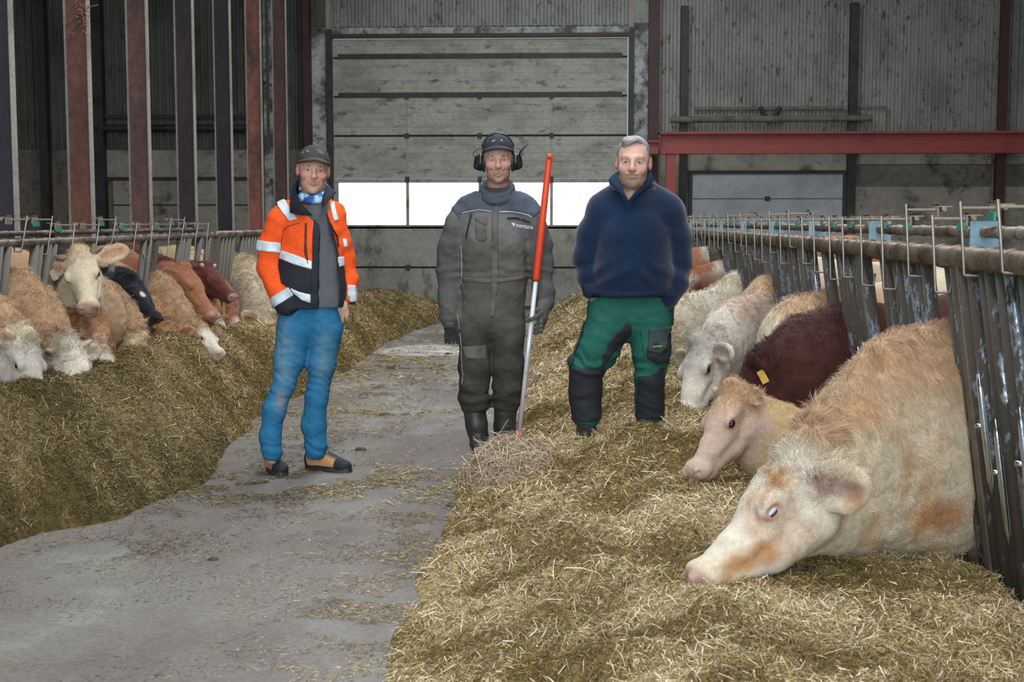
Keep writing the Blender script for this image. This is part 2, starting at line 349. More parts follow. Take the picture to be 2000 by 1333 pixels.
tag(part('straw_wisps', m, None, wisp), 'dry straw caught on the red-brown column near the top edge', 'straw', kind='stuff')

# ================================================================== FEED BARRIERS
M['rail'] = grimy('dung_spattered_galvanised_rail', (0.24, 0.215, 0.18), (0.10, 0.078, 0.058), scale=5, lo=0.42, hi=0.62, rough=0.5, metal=0.55, fine=(30, 0.2))
M['rail_r'] = grimy('brown_stained_pipe', (0.17, 0.135, 0.10), (0.075, 0.052, 0.038), scale=5, lo=0.42, hi=0.62, rough=0.45, metal=0.5, fine=(30, 0.2))
def barmat(name, dark, shine, lo, hi):
    m, nt, b = new_mat(name)
    f = noise(nt, 7, 6, 0.75, stretch=(1.5, 1.5, 0.55))
    k = ramp(nt, f, [(lo, (0, 0, 0)), (hi, (1, 1, 1))]); nt.links.new(mix(nt, k, dark, shine), b.inputs['Base Color'])
    nt.links.new(ramp(nt, f, [(lo, (0.75,) * 3), (hi, (0.22,) * 3)]), b.inputs['Roughness']); nt.links.new(k, b.inputs['Metallic'])
    bump(nt, b, noise(nt, 40, 3, 0.6), 0.4, 0.003); return m
M['bar'] = barmat('dark_manure_coated_bar', (0.058, 0.049, 0.039), (0.45, 0.54, 0.64), 0.53, 0.62)
M['bar_l'] = barmat('grey_dusty_bar', (0.12, 0.108, 0.095), (0.22, 0.23, 0.23), 0.60, 0.75)
M['post'] = grimy('grey_brown_post', (0.20, 0.18, 0.15), (0.11, 0.09, 0.07), scale=4, rough=0.6, metal=0.3, stretch=(1, 1, 0.4))
M['polished'] = flat('polished_worn_steel', (0.62, 0.72, 0.82), rough=0.18, metal=1.0, var=0.05)
M['blue_steel'] = flat('pale_blue_galvanised', (0.22, 0.34, 0.42), rough=0.4, metal=0.6)
M['green_block'] = flat('green_plastic_block', (0.02, 0.24, 0.17), rough=0.5)
M['rod'] = flat('zinc_rod', (0.24, 0.22, 0.19), rough=0.4, metal=0.6)
M['beige'] = flat('dusty_beige_steel', (0.25, 0.205, 0.155), rough=0.7)
M['kerb'] = grimy('manure_stained_kerb', (0.13, 0.11, 0.09), (0.07, 0.058, 0.045), scale=3, rough=0.9)
NECKS = {1: [], -1: []}
def barrier(s, XT, XB, Y0, n, pitch, r1, r2, name, label, start_tag, zu=1.412):
    root = empty(name, (XB, Y0, 0)); tag(root, label, 'feed barrier', kind='thing')
    Y1 = Y0 + n * pitch * 4
    def lean(z): return XT + (XB - XT) * (1.325 - z) / 1.125
    bm_ = M['bar'] if s > 0 else M['bar_l']; rm = M['rail_r'] if s > 0 else M['rail']
    def pipe(q, X, z, r, step):
        q.tube([(X, Y0 - 0.3, z), (X, Y1, z)], r, 14)
        y = Y0 - 0.2
        while y < Y1: q.tube([(X, y, z), (X, y + 0.03, z)], r * 1.16, 14); y += step
    part('lower_rail', rm, root, lambda q: pipe(q, XT, 1.325, r1, pitch / 2), True)
    part('upper_rail', M['rail'], root, lambda q: pipe(q, XT + s * 0.08, zu, r2, pitch / 2), True)
    for i in range(n + 1):
        y = Y0 + i * pitch * 4
        ps = part('post', M['post'], root, lambda q: q.bar((lean(0), y, 0), (lean(1.30), y, 1.30), 0.055, 0.055))
        if s > 0: part('gusset_plate', M['blue_steel'], root, lambda q: q.add([(XT + s * 0.03, y - 0.004, 1.30), (XT + s * 0.13, y - 0.004, 1.36), (XT + s * 0.13, y - 0.004, 1.45), (XT + s * 0.03, y - 0.004, 1.45), (XT + s * 0.03, y + 0.004, 1.30), (XT + s * 0.13, y + 0.004, 1.36), (XT + s * 0.13, y + 0.004, 1.45), (XT + s * 0.03, y + 0.004, 1.45)], [(0, 1, 2, 3), (7, 6, 5, 4), (0, 4, 5, 1), (1, 5, 6, 2), (2, 6, 7, 3), (3, 7, 4, 0)]))
    for i in range(4 * n):
        y = Y0 + (i + 0.5) * pitch; near = i < 24
        occ = [c for c in NECKS[s] if abs(c - y) < 0.17]
        for dy in (-pitch * 0.36, -pitch * 0.17, pitch * 0.16, pitch * 0.36):
            if abs(dy) > 0.13 and abs(dy) < 0.145 and i % 4 in (0, 3) and False: continue
            if any(abs(c - (y + dy)) < 0.135 for c in NECKS[s]): continue
            b_ = part('upright_bar', bm_, root, lambda q: q.tube([(lean(0.16), y + dy, 0.16), (lean(1.31), y + dy, 1.31)], 0.024 if abs(dy) < 0.1 else 0.027, 10), True)
            if s > 0 and near and abs(dy) < 0.1:
                zc = R.uniform(0.62, 0.78)
                part('polished_sleeve', M['polished'], b_, lambda q: q.tube([(lean(zz_) - s * 0.024, y + dy - 0.012, zz_) for zz_ in (zc - 0.26, zc - 0.2, zc - 0.05, zc + 0.1, zc + 0.16)], (0.003, 0.012, 0.014, 0.012, 0.003), 10), True)
                part('pivot_bolt', M['polished'], b_, lambda q: q.tube([(lean(zc) - s * 0.05, y + dy, zc - 0.02), (lean(zc), y + dy, zc - 0.02)], 0.009, 8), True)
        up = R.random() < 0.3
        zt = zu + 0.058 + (0.045 if up else 0); zb = 1.22 - R.random() * 0.06 + (0.08 if up else 0); yy = y - 0.05 + (R.random() - 0.5) * 0.1
        part('latch_rod', M['rod'], root, lambda q: q.tube([(XT - s * 0.050, yy + 0.05, zt), (XT - s * (r1 + 0.008), yy, zb), (XT - s * (r1 + 0.006), yy - 0.008, zb - 0.004), (XT, yy - 0.02, zb - 0.004), (XT + s * 0.005, yy - 0.02, zb + 0.05)], 0.0055, 6), True)
        def blk(q):
            zz = zu + 0.018 + (0.035 if up else 0)
            X0, X1 = sorted((XT + s * 0.062, XT + s * 0.068))
            for k in range(3): q.box(X0, X1, yy + 0.022 + 0.032 * k, yy + 0.042 + 0.032 * k, zz, zz + 0.050)
            q.box(X0, X1, yy + 0.022, yy + 0.106, zz + 0.044, zz + 0.052); q.box(*sorted((XT + s * 0.066, XT + s * 0.12)), yy + 0.022, yy + 0.106, zz + 0.038, zz + 0.043)
            q.tube([(XT + s * 0.085, yy + 0.005, zz + 0.030), (XT + s * 0.085, yy + 0.125, zz + 0.030)], 0.009, 8); q.tube([(XT - s * 0.050, yy + 0.048, zz + 0.028), (XT + s * 0.085, yy + 0.048, zz + 0.028)], 0.005, 6)
        ck = part('catch_bracket', M['beige'], root, blk)
        zz = zu + 0.018 + (0.035 if up else 0)
        if i % 3 != 2 or s < 0 and i < 5: part('green_stop', M['green_block'], ck, lambda q: q.box(XT + s * 0.056 - 0.005, XT + s * 0.056 + 0.005, yy + 0.024, yy + 0.104, zz - 0.014, zz + 0.014))
    kb = part('kerb', M['kerb'], None, lambda q: q.box(min(XB - 0.08 * s, XB + 0.14 * s), max(XB - 0.08 * s, XB + 0.14 * s), Y0 - 1, min(Y1 + 0.3, 21.98), 0, 0.17)); tag(kb, label=start_tag, kind='structure')
    return root
# ================================================================== FEED ON THE FLOOR
def ip(t, pts): a = np.array(pts, float); return np.interp(t, a[:, 0], a[:, 1])
R_EDGE = [(2, -0.5), (4.2, -0.60), (5.5, -0.62), (6.5, -0.62), (7.6, -0.60), (8.3, -0.42), (8.9, -0.37), (11.5, -0.40), (17.3, -0.46), (20, -0.4), (22, -0.3)]
R_TOP = [(2, 0.25), (5.2, 0.25), (7.6, 0.30), (11, 0.36), (14, 0.48), (17, 0.58), (20, 0.56), (22, 0.45)]
L_EDGE = [(2, -2.6), (5.4, -2.55), (6.0, -2.42), (6.3, -2.22), (7.2, -2.02), (8.2, -2.20), (10, -2.30), (13, -2.15), (16, -2.2), (18, -2.0), (20, -1.9), (22, -1.7)]
L_TOP = [(2, 0.55), (6, 0.56), (7, 0.58), (8.2, 0.60), (9.4, 0.625), (10.5, 0.585), (11.8, 0.50), (14, 0.45), (17, 0.46), (19, 0.42), (21, 0.25), (22, 0.1)]
def heap_base(x, y):
    dr_ = x - ip(y, R_EDGE) - 0.07 * fbm(x * 0 + 3.1, y * 2.2, y * 0, 3)
    hr = ip(y, R_TOP) * (np.clip(dr_ / 1.0, 0, 1) ** 0.75) * np.where(dr_ > 1.0, 1 - 0.18 * sm(1.0, 1.9, dr_), 1)
    hr = np.maximum(hr, 0.24 * np.exp(-(((x + 0.30) / 0.26) ** 2 + ((y - 7.05) / 0.42) ** 2)) * (dr_ > 0))
    dl = ip(y, L_EDGE) - x - 0.09 * fbm(x * 0 + 7.7, y * 1.9, y * 0, 3)
    hl = ip(y, L_TOP) * (np.clip(dl / (0.25 + 0.28 * (ip(y, L_EDGE) + 2.85) / 0.6), 0, 1) ** 0.8)
    hl = hl * np.where(x < -2.85, 1 - 0.3 * sm(0, 0.5, -2.85 - x), 1)
    return hr, hl
def heap_h(x, y, detail=True):
    hr, hl = heap_base(x, y)
    h = np.maximum(hr, hl)
    if detail:
        msk = sm(0.0, 0.10, h)
        n = fbm(x * 3.2, y * 3.2, x * 0 + 1.5, 3) * 0.075 + fbm(x * 9, y * 9, x * 0, 3) * 0.052 + (1 - np.abs(fbm(x * 19, y * 19, x * 0 + 4, 2)) * 2) * 0.012
        h = h + msk * n
    return h
C_OL = np.array([(0.155, 0.112, 0.040), (0.215, 0.152, 0.058), (0.105, 0.078, 0.032), (0.260, 0.180, 0.070), (0.180, 0.142, 0.056)])
C_GO = np.array([(0.39, 0.285, 0.130), (0.47, 0.35, 0.17), (0.33, 0.25, 0.115), (0.52, 0.41, 0.24), (0.30, 0.235, 0.110)])
C_PA = np.array([(0.66, 0.55, 0.36), (0.74, 0.64, 0.46), (0.58, 0.45, 0.27), (0.72, 0.66, 0.54)])
def strands(base, nrm, L, w, cols, lift=0.25, curl=0.3, up_bias=0.0, dirs=None):
    n = len(base)
    if dirs is None:
        d = R.normal(size=(n, 3)); d -= nrm * (d * nrm).sum(1)[:, None]; d /= np.linalg.norm(d, axis=1)[:, None] + 1e-9
    else: d = dirs
    d = d + nrm * (R.normal(size=n) * lift + up_bias)[:, None]; d /= np.linalg.norm(d, axis=1)[:, None]
    s = np.cross(d, nrm + R.normal(size=(n, 3)) * 0.5); s /= np.linalg.norm(s, axis=1)[:, None] + 1e-9
    c = np.cross(s, d)
    bend = R.normal(size=n) * curl
    P0 = base - d * (L / 2)[:, None]; P2 = base + d * (L / 2)[:, None]; P1 = base + c * (bend * L * 0.5)[:, None]
    sw = s * (w / 2)[:, None]
    V = np.stack([P0 - sw, P0 + sw, P1 - sw, P1 + sw, P2 - sw * 0.6, P2 + sw * 0.6], axis=1).reshape(-1, 3)
    b = np.arange(n)[:, None] * 6
    q = np.concatenate([b + np.array([0, 1, 3, 2]), b + np.array([2, 3, 5, 4])])
    return V, q, np.repeat(cols, 6, axis=0)
def normals_at(x, y):
    e = 0.02; hx = (heap_h(x + e, y) - heap_h(x - e, y)) / (2 * e); hy = (heap_h(x, y + e) - heap_h(x, y - e)) / (2 * e)
    n = np.stack([-hx, -hy, np.ones_like(hx)], 1); return n / np.linalg.norm(n, axis=1)[:, None]
M['feed'] = attr_mat('chopped_silage', rough=0.9, nscale=70, var=0.35, spec=0.15, bstr=0.5)
def straw_cols(x, y, gold, pale):
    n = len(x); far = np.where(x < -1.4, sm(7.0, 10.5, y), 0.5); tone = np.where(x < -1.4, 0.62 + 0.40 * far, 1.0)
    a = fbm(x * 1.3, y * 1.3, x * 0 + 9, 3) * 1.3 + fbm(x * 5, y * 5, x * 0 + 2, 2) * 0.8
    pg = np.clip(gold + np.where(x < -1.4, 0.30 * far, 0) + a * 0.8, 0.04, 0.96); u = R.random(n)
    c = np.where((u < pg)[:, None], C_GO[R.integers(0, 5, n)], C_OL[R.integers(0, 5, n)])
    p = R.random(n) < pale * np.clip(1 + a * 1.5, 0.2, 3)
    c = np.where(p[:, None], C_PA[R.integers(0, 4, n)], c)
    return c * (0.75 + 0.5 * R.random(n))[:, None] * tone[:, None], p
def build_heap(name, label, xr, ys, n_str, side, y_near, gold, pale, maxlod=2.2, ml=0.026):
    xs = np.arange(xr[0], xr[1], 0.022); X, Y = np.meshgrid(xs, ys)
    x = X.ravel(); y = Y.ravel(); hr, hl = heap_base(x, y); mine = hr if side > 0 else hl
    z = np.where(mine > 0.002, heap_h(x, y), -0.03)
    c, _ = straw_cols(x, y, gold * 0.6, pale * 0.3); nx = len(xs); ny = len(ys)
    a = (np.arange(ny - 1)[:, None] * nx + np.arange(nx - 1)[None]).ravel()
    q0 = np.stack([a, a + 1, a + nx + 1, a + nx], 1)
    V0 = np.stack([x, y, z], 1); keep = (z[q0] > -0.02).any(1); q0 = q0[keep]
    # strands: denser and finer near the photographer
    m = int(n_str * 1.9); u = R.random(m); y1, y2 = y_near, ys[-1]
    sy = 1 / (1 / y1 + u * (1 / y2 - 1 / y1)); sx = R.uniform(xr[0], xr[1], m)
    hr, hl = heap_base(sx, sy); mine = hr if side > 0 else hl
    k = mine > R.random(m) * 0.05; sx = sx[k][:n_str]; sy = sy[k][:n_str]
    nr = normals_at(sx, sy); lod = np.clip(sy / 6.0, 0.75, maxlod)
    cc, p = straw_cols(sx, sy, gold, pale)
    L = np.clip(R.lognormal(math.log(ml), 0.55, len(sx)), 0.010, 0.10) * lod * np.where(p, 1.5, 1.0)
    w = (0.0016 + 0.0014 * R.random(len(sx))) * lod * np.where(p, 1.5, 1.0)
    base = np.stack([sx, sy, heap_h(sx, sy)], 1) + nr * (R.random(len(sx)) * 0.012)[:, None]
    V1, q1, c1 = strands(base, nr, L, w, cc, 0.38, 0.25)
    V = np.vstack([V0, V1]); C = np.vstack([c * 0.75, c1])
    o = mesh_np(name, V, [np.vstack([q0, q1 + len(V0)])], M['feed'], None, ((xr[0] + xr[1]) / 2, ys[len(ys) // 2], 0), False, C)
    return tag(o, label, 'feed heap', kind='stuff')
ys_r = [2.6]
while ys_r[-1] < 21.55: ys_r.append(ys_r[-1] + 0.016 + 0.0026 * (ys_r[-1] - 2.6))
build_heap('feed_heap', 'long heap of chopped yellow-olive silage lying along the right barrier', (-0.95, 1.46), np.array(ys_r), 330000, 1, 3.2, 0.68, 0.11)
ys_l = [4.6]
while ys_l[-1] < 21.55: ys_l.append(ys_l[-1] + 0.020 + 0.0022 * (ys_l[-1] - 4.6))
build_heap('feed_heap', 'darker heap of olive-brown silage lying along the left barrier', (-3.34, -1.5), np.array(ys_l), 210000, -1, 5.2, 0.20, 0.010, ml=0.020)
# litter lying flat on the concrete
PATCH = [(-1.1, 7.15, 1.5, 0.22, 11000), (-0.1 - 0.75, 7.5, 0.5, 0.20, 2500), (-1.75, 6.9, 0.45, 0.35, 5000), (-1.95, 5.7, 0.22, 0.16, 1600), (-0.80, 4.85, 0.14, 0.22, 1800), (-0.72, 4.35, 0.18, 0.35, 2600),
         (-0.68, 5.6, 0.20, 0.25, 2200), (-0.70, 6.4, 0.16, 0.3, 1500), (-1.55, 9.9, 0.6, 0.10, 1500), (-1.9, 8.6, 0.45, 0.6, 3500), (-1.75, 11.5, 0.45, 1.4, 4500), (-1.2, 15.5, 1.0, 2.0, 6500), (-1.3, 20, 0.8, 1.2, 3000), (-0.9, 18.0, 0.7, 0.8, 1800), (-1.9, 13.2, 0.35, 0.8, 2500), (-1.1, 10.0, 1.5, 6.0, 6000), (-1.2, 4.6, 1.2, 1.4, 15000)]
px_, py_, lz = [], [], []
for (a, b_, sx_, sy_, n_) in PATCH:
    q = R.normal(size=(n_, 2)); k = fbm((a + q[:, 0] * sx_) * 5, (b_ + q[:, 1] * sy_) * 5, q[:, 0] * 0, 3) > -0.12
    px_.append((a + q[:, 0] * sx_)[k]); py_.append((b_ + q[:, 1] * sy_)[k]); lz.append(np.full(k.sum(), 0.0015 if n_ in (6000, 15000) else 0.012))
x = np.concatenate(px_); y = np.concatenate(py_); z0 = np.concatenate(lz); hh = heap_h(x, y, False); k = (hh < 0.02) & (y > 3.5) & (y < 21.8) & (x > -2.9) & (x < 0.5); x, y, z0 = x[k], y[k], z0[k]
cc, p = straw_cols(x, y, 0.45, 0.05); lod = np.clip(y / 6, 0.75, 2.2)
Vl, ql, cl_ = strands(np.stack([x, y, 0.002 + R.random(len(x)) * z0], 1), np.tile((0, 0, 1.0), (len(x), 1)), np.clip(R.lognormal(math.log(0.02), 0.5, len(x)), 0.006, 0.08) * lod, (0.0016 + 0.0016 * R.random(len(x))) * lod, cc, 0.08, 0.15)
tag(mesh_np('loose_straw', Vl, [ql], M['feed'], None, (-1.1, 7, 0), False, cl_), 'thin scatter of straw bits and silage crumbs on the grey concrete floor', 'straw', kind='stuff')
# small dark dung lumps on the floor
M['dung'] = grimy('dark_dung', (0.055, 0.04, 0.025), (0.03, 0.022, 0.015), scale=20, rough=0.7)
def lump(x, y, r):
    a, b_ = np.meshgrid(np.linspace(0, 2 * math.pi, 19)[:-1], np.linspace(0, math.pi / 2, 7)); d = np.stack([np.cos(a) * np.cos(b_), np.sin(a) * np.cos(b_), np.sin(b_)], -1).reshape(-1, 3)
    rr = r * (1 + 0.35 * fbm(d[:, 0] * 2 + x * 9, d[:, 1] * 2 + y * 9, d[:, 2] * 2, 3)); V = d * rr[:, None] * (1.3, 1, 0.65) + (x, y, 0)
    q = [(i * 18 + j, i * 18 + (j + 1) % 18, (i + 1) * 18 + (j + 1) % 18, (i + 1) * 18 + j) for i in range(6) for j in range(18)]
    return mesh_np('dung_lump', V, [np.array(q)], M['dung'], None, (x, y, 0))
for px, py, r, lb in ((705, 886, 0.030, 'dark dung lump on the floor just right of the orange-jacketed man\'s boots'), (416, 1112, 0.018, 'small dark crumb alone in the middle of the grey floor'),
                      (875, 694, 0.035, 'dark lump on the wet white floor mark beside the gloved hand'), (762, 722, 0.03, 'dark crumb on the floor left of the white wet floor mark'), (886, 996, 0.028, 'black lump at the foot of the pale hay tuft')):
    Y = 1.45 * F / (py - 432); p = W(px, py, Y); tag(lump(p[0], p[1], r), lb, 'dung')
# pale hay tuft piled in front of the man with the stick
n_ = 15000
u = R.normal(size=(n_, 3)); u /= np.linalg.norm(u, axis=1)[:, None]; u[:, 2] = np.abs(u[:, 2]); rr = R.random(n_) ** 0.3
ctr = np.array([-0.315, 6.95, 0.02]); ax = np.array([0.27, 0.33, 0.30])
base = ctr + u * rr[:, None] * ax; nn = u / ax; nn /= np.linalg.norm(nn, axis=1)[:, None]
base[:, 2] = np.maximum(base[:, 2], 0.01)
cc = np.array([(0.36, 0.27, 0.18), (0.52, 0.41, 0.29), (0.22, 0.16, 0.11), (0.66, 0.55, 0.42)])[R.integers(0, 4, n_)] * (0.75 + 0.5 * R.random(n_))[:, None]
Vh, qh, ch = strands(base, nn, np.clip(R.lognormal(math.log(0.085), 0.5, n_), 0.03, 0.28), 0.0016 + 0.0014 * R.random(n_), cc, 0.22, 0.35)
tag(mesh_np('hay_tuft', Vh, [qh], M['feed'], None, (-0.315, 6.95, 0), False, ch), 'pale brown tuft of long tangled hay in front of the man holding the stick', 'hay', kind='stuff')
# chalky wet mark on the floor
m, nt, b = new_mat('chalky_wet_mark'); b.inputs['Roughness'].default_value = 0.3
k = ramp(nt, noise(nt, 1.6, 5, 0.6, stretch=(0.6, 2.5, 1)), [(0.40, (0.23, 0.22, 0.21)), (0.58, (0.62, 0.62, 0.60))]); nt.links.new(k, b.inputs['Base Color'])
def mark(q):
    a = np.linspace(0, 2 * math.pi, 40)[:-1]; r = 1 + 0.18 * fbm(np.cos(a) * 2, np.sin(a) * 2, a * 0, 3)
    V = [(-1.58 + 0.62 * rr_ * math.cos(t), 14.8 + 0.62 * rr_ * math.sin(t), z) for z in (0.0, 0.003) for t, rr_ in zip(a, r)]
    n = 39; q.add(V + [(-1.58, 14.8, 0.003)], [(i, (i + 1) % n, n + (i + 1) % n, n + i) for i in range(n)], [(2 * n, n + i, n + (i + 1) % n) for i in range(n)])
tag(part('floor_mark', m, None, mark), 'pale chalky wet patch on the floor between two men', 'puddle', kind='stuff')
# ================================================================== SOFT BODIES (signed distance fields meshed with surface nets)
class SDF:
    def __init__(s, xs, ys, zs): s.x = np.asarray(xs, float); s.y = np.asarray(ys, float); s.z = np.asarray(zs, float); s.F = np.full((len(xs), len(ys), len(zs)), 0.6, np.float32)
    def sub(s, lo, hi):
        i0, i1 = np.searchsorted(s.x, (lo[0], hi[0])); j0, j1 = np.searchsorted(s.y, (lo[1], hi[1])); k0, k1 = np.searchsorted(s.z, (lo[2], hi[2]))
        if i1 <= i0 or j1 <= j0 or k1 <= k0: return None
        return (slice(i0, i1), slice(j0, j1), slice(k0, k1)), s.x[i0:i1, None, None], s.y[None, j0:j1, None], s.z[None, None, k0:k1]
    def put(s, lo, hi, fn, k=0.02, mode='add'):
        m = k + 0.03; r = s.sub(np.array(lo) - m, np.array(hi) + m)
        if r is None: return s
        sl, X, Y, Z = r; d = fn(X, Y, Z); f = s.F[sl]
        if mode == 'add': h = np.maximum(k - np.abs(f - d), 0) / k; s.F[sl] = np.minimum(f, d) - h * h * k * 0.25
        elif mode == 'cut': d = -d; h = np.maximum(k - np.abs(f - d), 0) / k; s.F[sl] = np.maximum(f, d) + h * h * k * 0.25
        return s
    def cap(s, a, b, ra, rb, k=0.02, mode='add', n=None, sq=1.0):
        """tapered capsule; n, sq: squash by sq along the direction n"""
        a = np.array(a, float); b = np.array(b, float); R_ = max(ra, rb)
        lo = np.minimum(a, b) - R_; hi = np.maximum(a, b) + R_
        ba = b - a; L2 = max(ba @ ba, 1e-9)
        if n is not None: n = np.array(n, float); n = n / np.linalg.norm(n); g = 1 / sq - 1
        def fn(X, Y, Z):
            px, py, pz = X - a[0], Y - a[1], Z - a[2]
            h = np.clip((px * ba[0] + py * ba[1] + pz * ba[2]) / L2, 0, 1)
            qx, qy, qz = px - h * ba[0], py - h * ba[1], pz - h * ba[2]
            if n is not None:
                t = (qx * n[0] + qy * n[1] + qz * n[2]) * g; qx, qy, qz = qx + t * n[0], qy + t * n[1], qz + t * n[2]
            d = np.sqrt(qx * qx + qy * qy + qz * qz) - (ra + (rb - ra) * h)
            return d * (sq if (n is not None and sq < 1) else 1)
        return s.put(lo, hi, fn, k, mode)
    def chain(s, pts, rs, k=0.02, **kw):
        for i in range(len(pts) - 1): s.cap(pts[i], pts[i + 1], rs[i], rs[i + 1], k, **kw)
        return s
    def ell(s, c, r, ax=None, k=0.02, mode='add'):
        """ellipsoid; ax: 3x3 rows = its axes"""
        c = np.array(c, float); r = np.array(r, float); A = np.eye(3) if ax is None else np.array(ax, float); e = np.abs(A.T) @ r
        def fn(X, Y, Z):
            p = (X - c[0], Y - c[1], Z - c[2]); u = [(p[0] * A[i][0] + p[1] * A[i][1] + p[2] * A[i][2]) for i in range(3)]
            k0 = np.sqrt(sum((u[i] / r[i]) ** 2 for i in range(3))) + 1e-6; k1 = np.sqrt(sum((u[i] / r[i] ** 2) ** 2 for i in range(3))) + 1e-6
            return k0 * (k0 - 1) / k1
        return s.put(c - e, c + e, fn, k, mode)
    def warp(s, fn, band=0.05):
        """adds fn(x, y, z) to the field near the surface (folds, wrinkles)"""
        i, j, k = np.nonzero(np.abs(s.F) < band)
        s.F[i, j, k] += fn(s.x[i], s.y[j], s.z[k]).astype(np.float32); return s
    def mesh(s, F=None):
        F = s.F if F is None else F
        S = F < 0; nx, ny, nz = F.shape
        acc = np.zeros((nx - 1, ny - 1, nz - 1), np.int8)
        for a in (0, 1):
            for b in (0, 1):
                for c in (0, 1): acc += S[a:nx - 1 + a, b:ny - 1 + b, c:nz - 1 + c]
        act = (acc > 0) & (acc < 8); I, J, K = np.nonzero(act)
        if not len(I): return np.zeros((0, 3)), np.zeros((0, 4), int)
        idx = np.full(act.shape, -1, np.int32); idx[I, J, K] = np.arange(len(I))
        sx = np.zeros(len(I)); sy = sx.copy(); sz = sx.copy(); cnt = sx.copy()
        C = [(a, b, c) for a in (0, 1) for b in (0, 1) for c in (0, 1)]
        for p in C:
            for ax in range(3):
                if p[ax]: continue
                q = list(p); q[ax] = 1
                f0 = F[I + p[0], J + p[1], K + p[2]]; f1 = F[I + q[0], J + q[1], K + q[2]]; m = (f0 < 0) != (f1 < 0)
                t = np.where(m, f0 / np.where(m, f0 - f1, 1), 0)
                P = [s.x[I + p[0]], s.y[J + p[1]], s.z[K + p[2]]]; Q = [s.x[I + q[0]], s.y[J + q[1]], s.z[K + q[2]]]
                sx += m * (P[0] + t * (Q[0] - P[0])); sy += m * (P[1] + t * (Q[1] - P[1])); sz += m * (P[2] + t * (Q[2] - P[2])); cnt += m
        V = np.stack([sx / cnt, sy / cnt, sz / cnt], 1); quads = []
        for ax in range(3):
            o = [(0, 0, 0)] * 2; sl0 = [slice(1, nx - 1), slice(1, ny - 1), slice(1, nz - 1)]; sl1 = list(sl0)
            sl0[ax] = slice(0, (nx, ny, nz)[ax] - 1); sl1[ax] = slice(1, (nx, ny, nz)[ax])
            a = S[tuple(sl0)]; b = S[tuple(sl1)]; off = [1, 1, 1]; off[ax] = 0
            for sg, mm in ((1, a & ~b), (-1, b & ~a)):
                i, j, k = np.nonzero(mm); i = i + off[0]; j = j + off[1]; k = k + off[2]
                u, v = [(1, 2), (2, 0), (0, 1)][ax]; du = np.eye(3, dtype=int)[u]; dv = np.eye(3, dtype=int)[v]
                def g(A): return idx[i - A[0], j - A[1], k - A[2]]
                q = np.stack([g(du + dv), g(dv), g(du * 0), g(du)], 1)
                if sg < 0: q = q[:, ::-1]
                quads.append(q)
        q = np.concatenate(quads); q = q[(q >= 0).all(1)]
        return V, q
def axis(lo, hi, f0, f1, df, dc):
    out = [lo]
    while out[-1] < hi:
        t = out[-1]; d = df if f0 <= t < f1 else min(dc, df + 0.18 * min(abs(t - f0), abs(t - f1)))
        out.append(t + d)
    return np.array(out)
def vnormals(V, q):
    n = np.zeros_like(V); fn = np.cross(V[q[:, 2]] - V[q[:, 0]], V[q[:, 3]] - V[q[:, 1]])
    for i in range(4): np.add.at(n, q[:, i], fn)
    return n / (np.linalg.norm(n, axis=1)[:, None] + 1e-12), np.linalg.norm(fn, axis=1) * 0.5
def relax(V, q, it=1, f=0.5):
    for _ in range(it):
        s = np.zeros_like(V); c = np.zeros(len(V))
        for i in range(4):
            for j in (1, 3): np.add.at(s, q[:, i], V[q[:, (i + j) % 4]]); np.add.at(c, q[:, i], 1)
        V = V + f * (s / np.maximum(c, 1)[:, None] - V)
    return V
def unit(v): v = np.array(v, float); return v / np.linalg.norm(v)
# ================================================================== CATTLE
M['coat'] = attr_mat('cattle_coat', rough=0.85, nscale=55, var=0.14, sheen=0.15, spec=0.2)
M['hair'] = attr_mat('coat_hair', rough=0.7, nscale=30, var=0.10, sheen=0.1, spec=0.25)
M['eye'] = flat('dark_wet_eye', (0.012, 0.008, 0.008), rough=0.08, var=0.0, bstr=0)
M['eye_pale'] = flat('pale_eye_rim', (0.50, 0.54, 0.60), rough=0.15, var=0.0, bstr=0)
M['horn'] = flat('cream_horn', (0.50, 0.40, 0.28), rough=0.5)
M['horn_dark'] = flat('dark_tipped_horn', (0.20, 0.14, 0.10), rough=0.5)
M['tag_yellow'] = flat('yellow_plastic_tag', (0.72, 0.47, 0.08), rough=0.45, var=0.05)
CR = {'cream': (0.56, 0.47, 0.34), 'white': (0.60, 0.545, 0.455), 'tan': (0.42, 0.27, 0.155), 'orange': (0.43, 0.235, 0.11), 'pink': (0.46, 0.335, 0.265), 'pinknose': (0.38, 0.23, 0.205),
      'red': (0.26, 0.088, 0.042), 'dred': (0.105, 0.028, 0.020), 'dbrown': (0.062, 0.018, 0.014), 'black': (0.006, 0.007, 0.012), 'grey': (0.40, 0.37, 0.32), 'gold': (0.46, 0.33, 0.17),
      'brown': (0.24, 0.12, 0.055), 'lred': (0.30, 0.125, 0.065), 'pale': (0.50, 0.43, 0.35)}
LASTB = {1: 0.0, -1: 0.0}
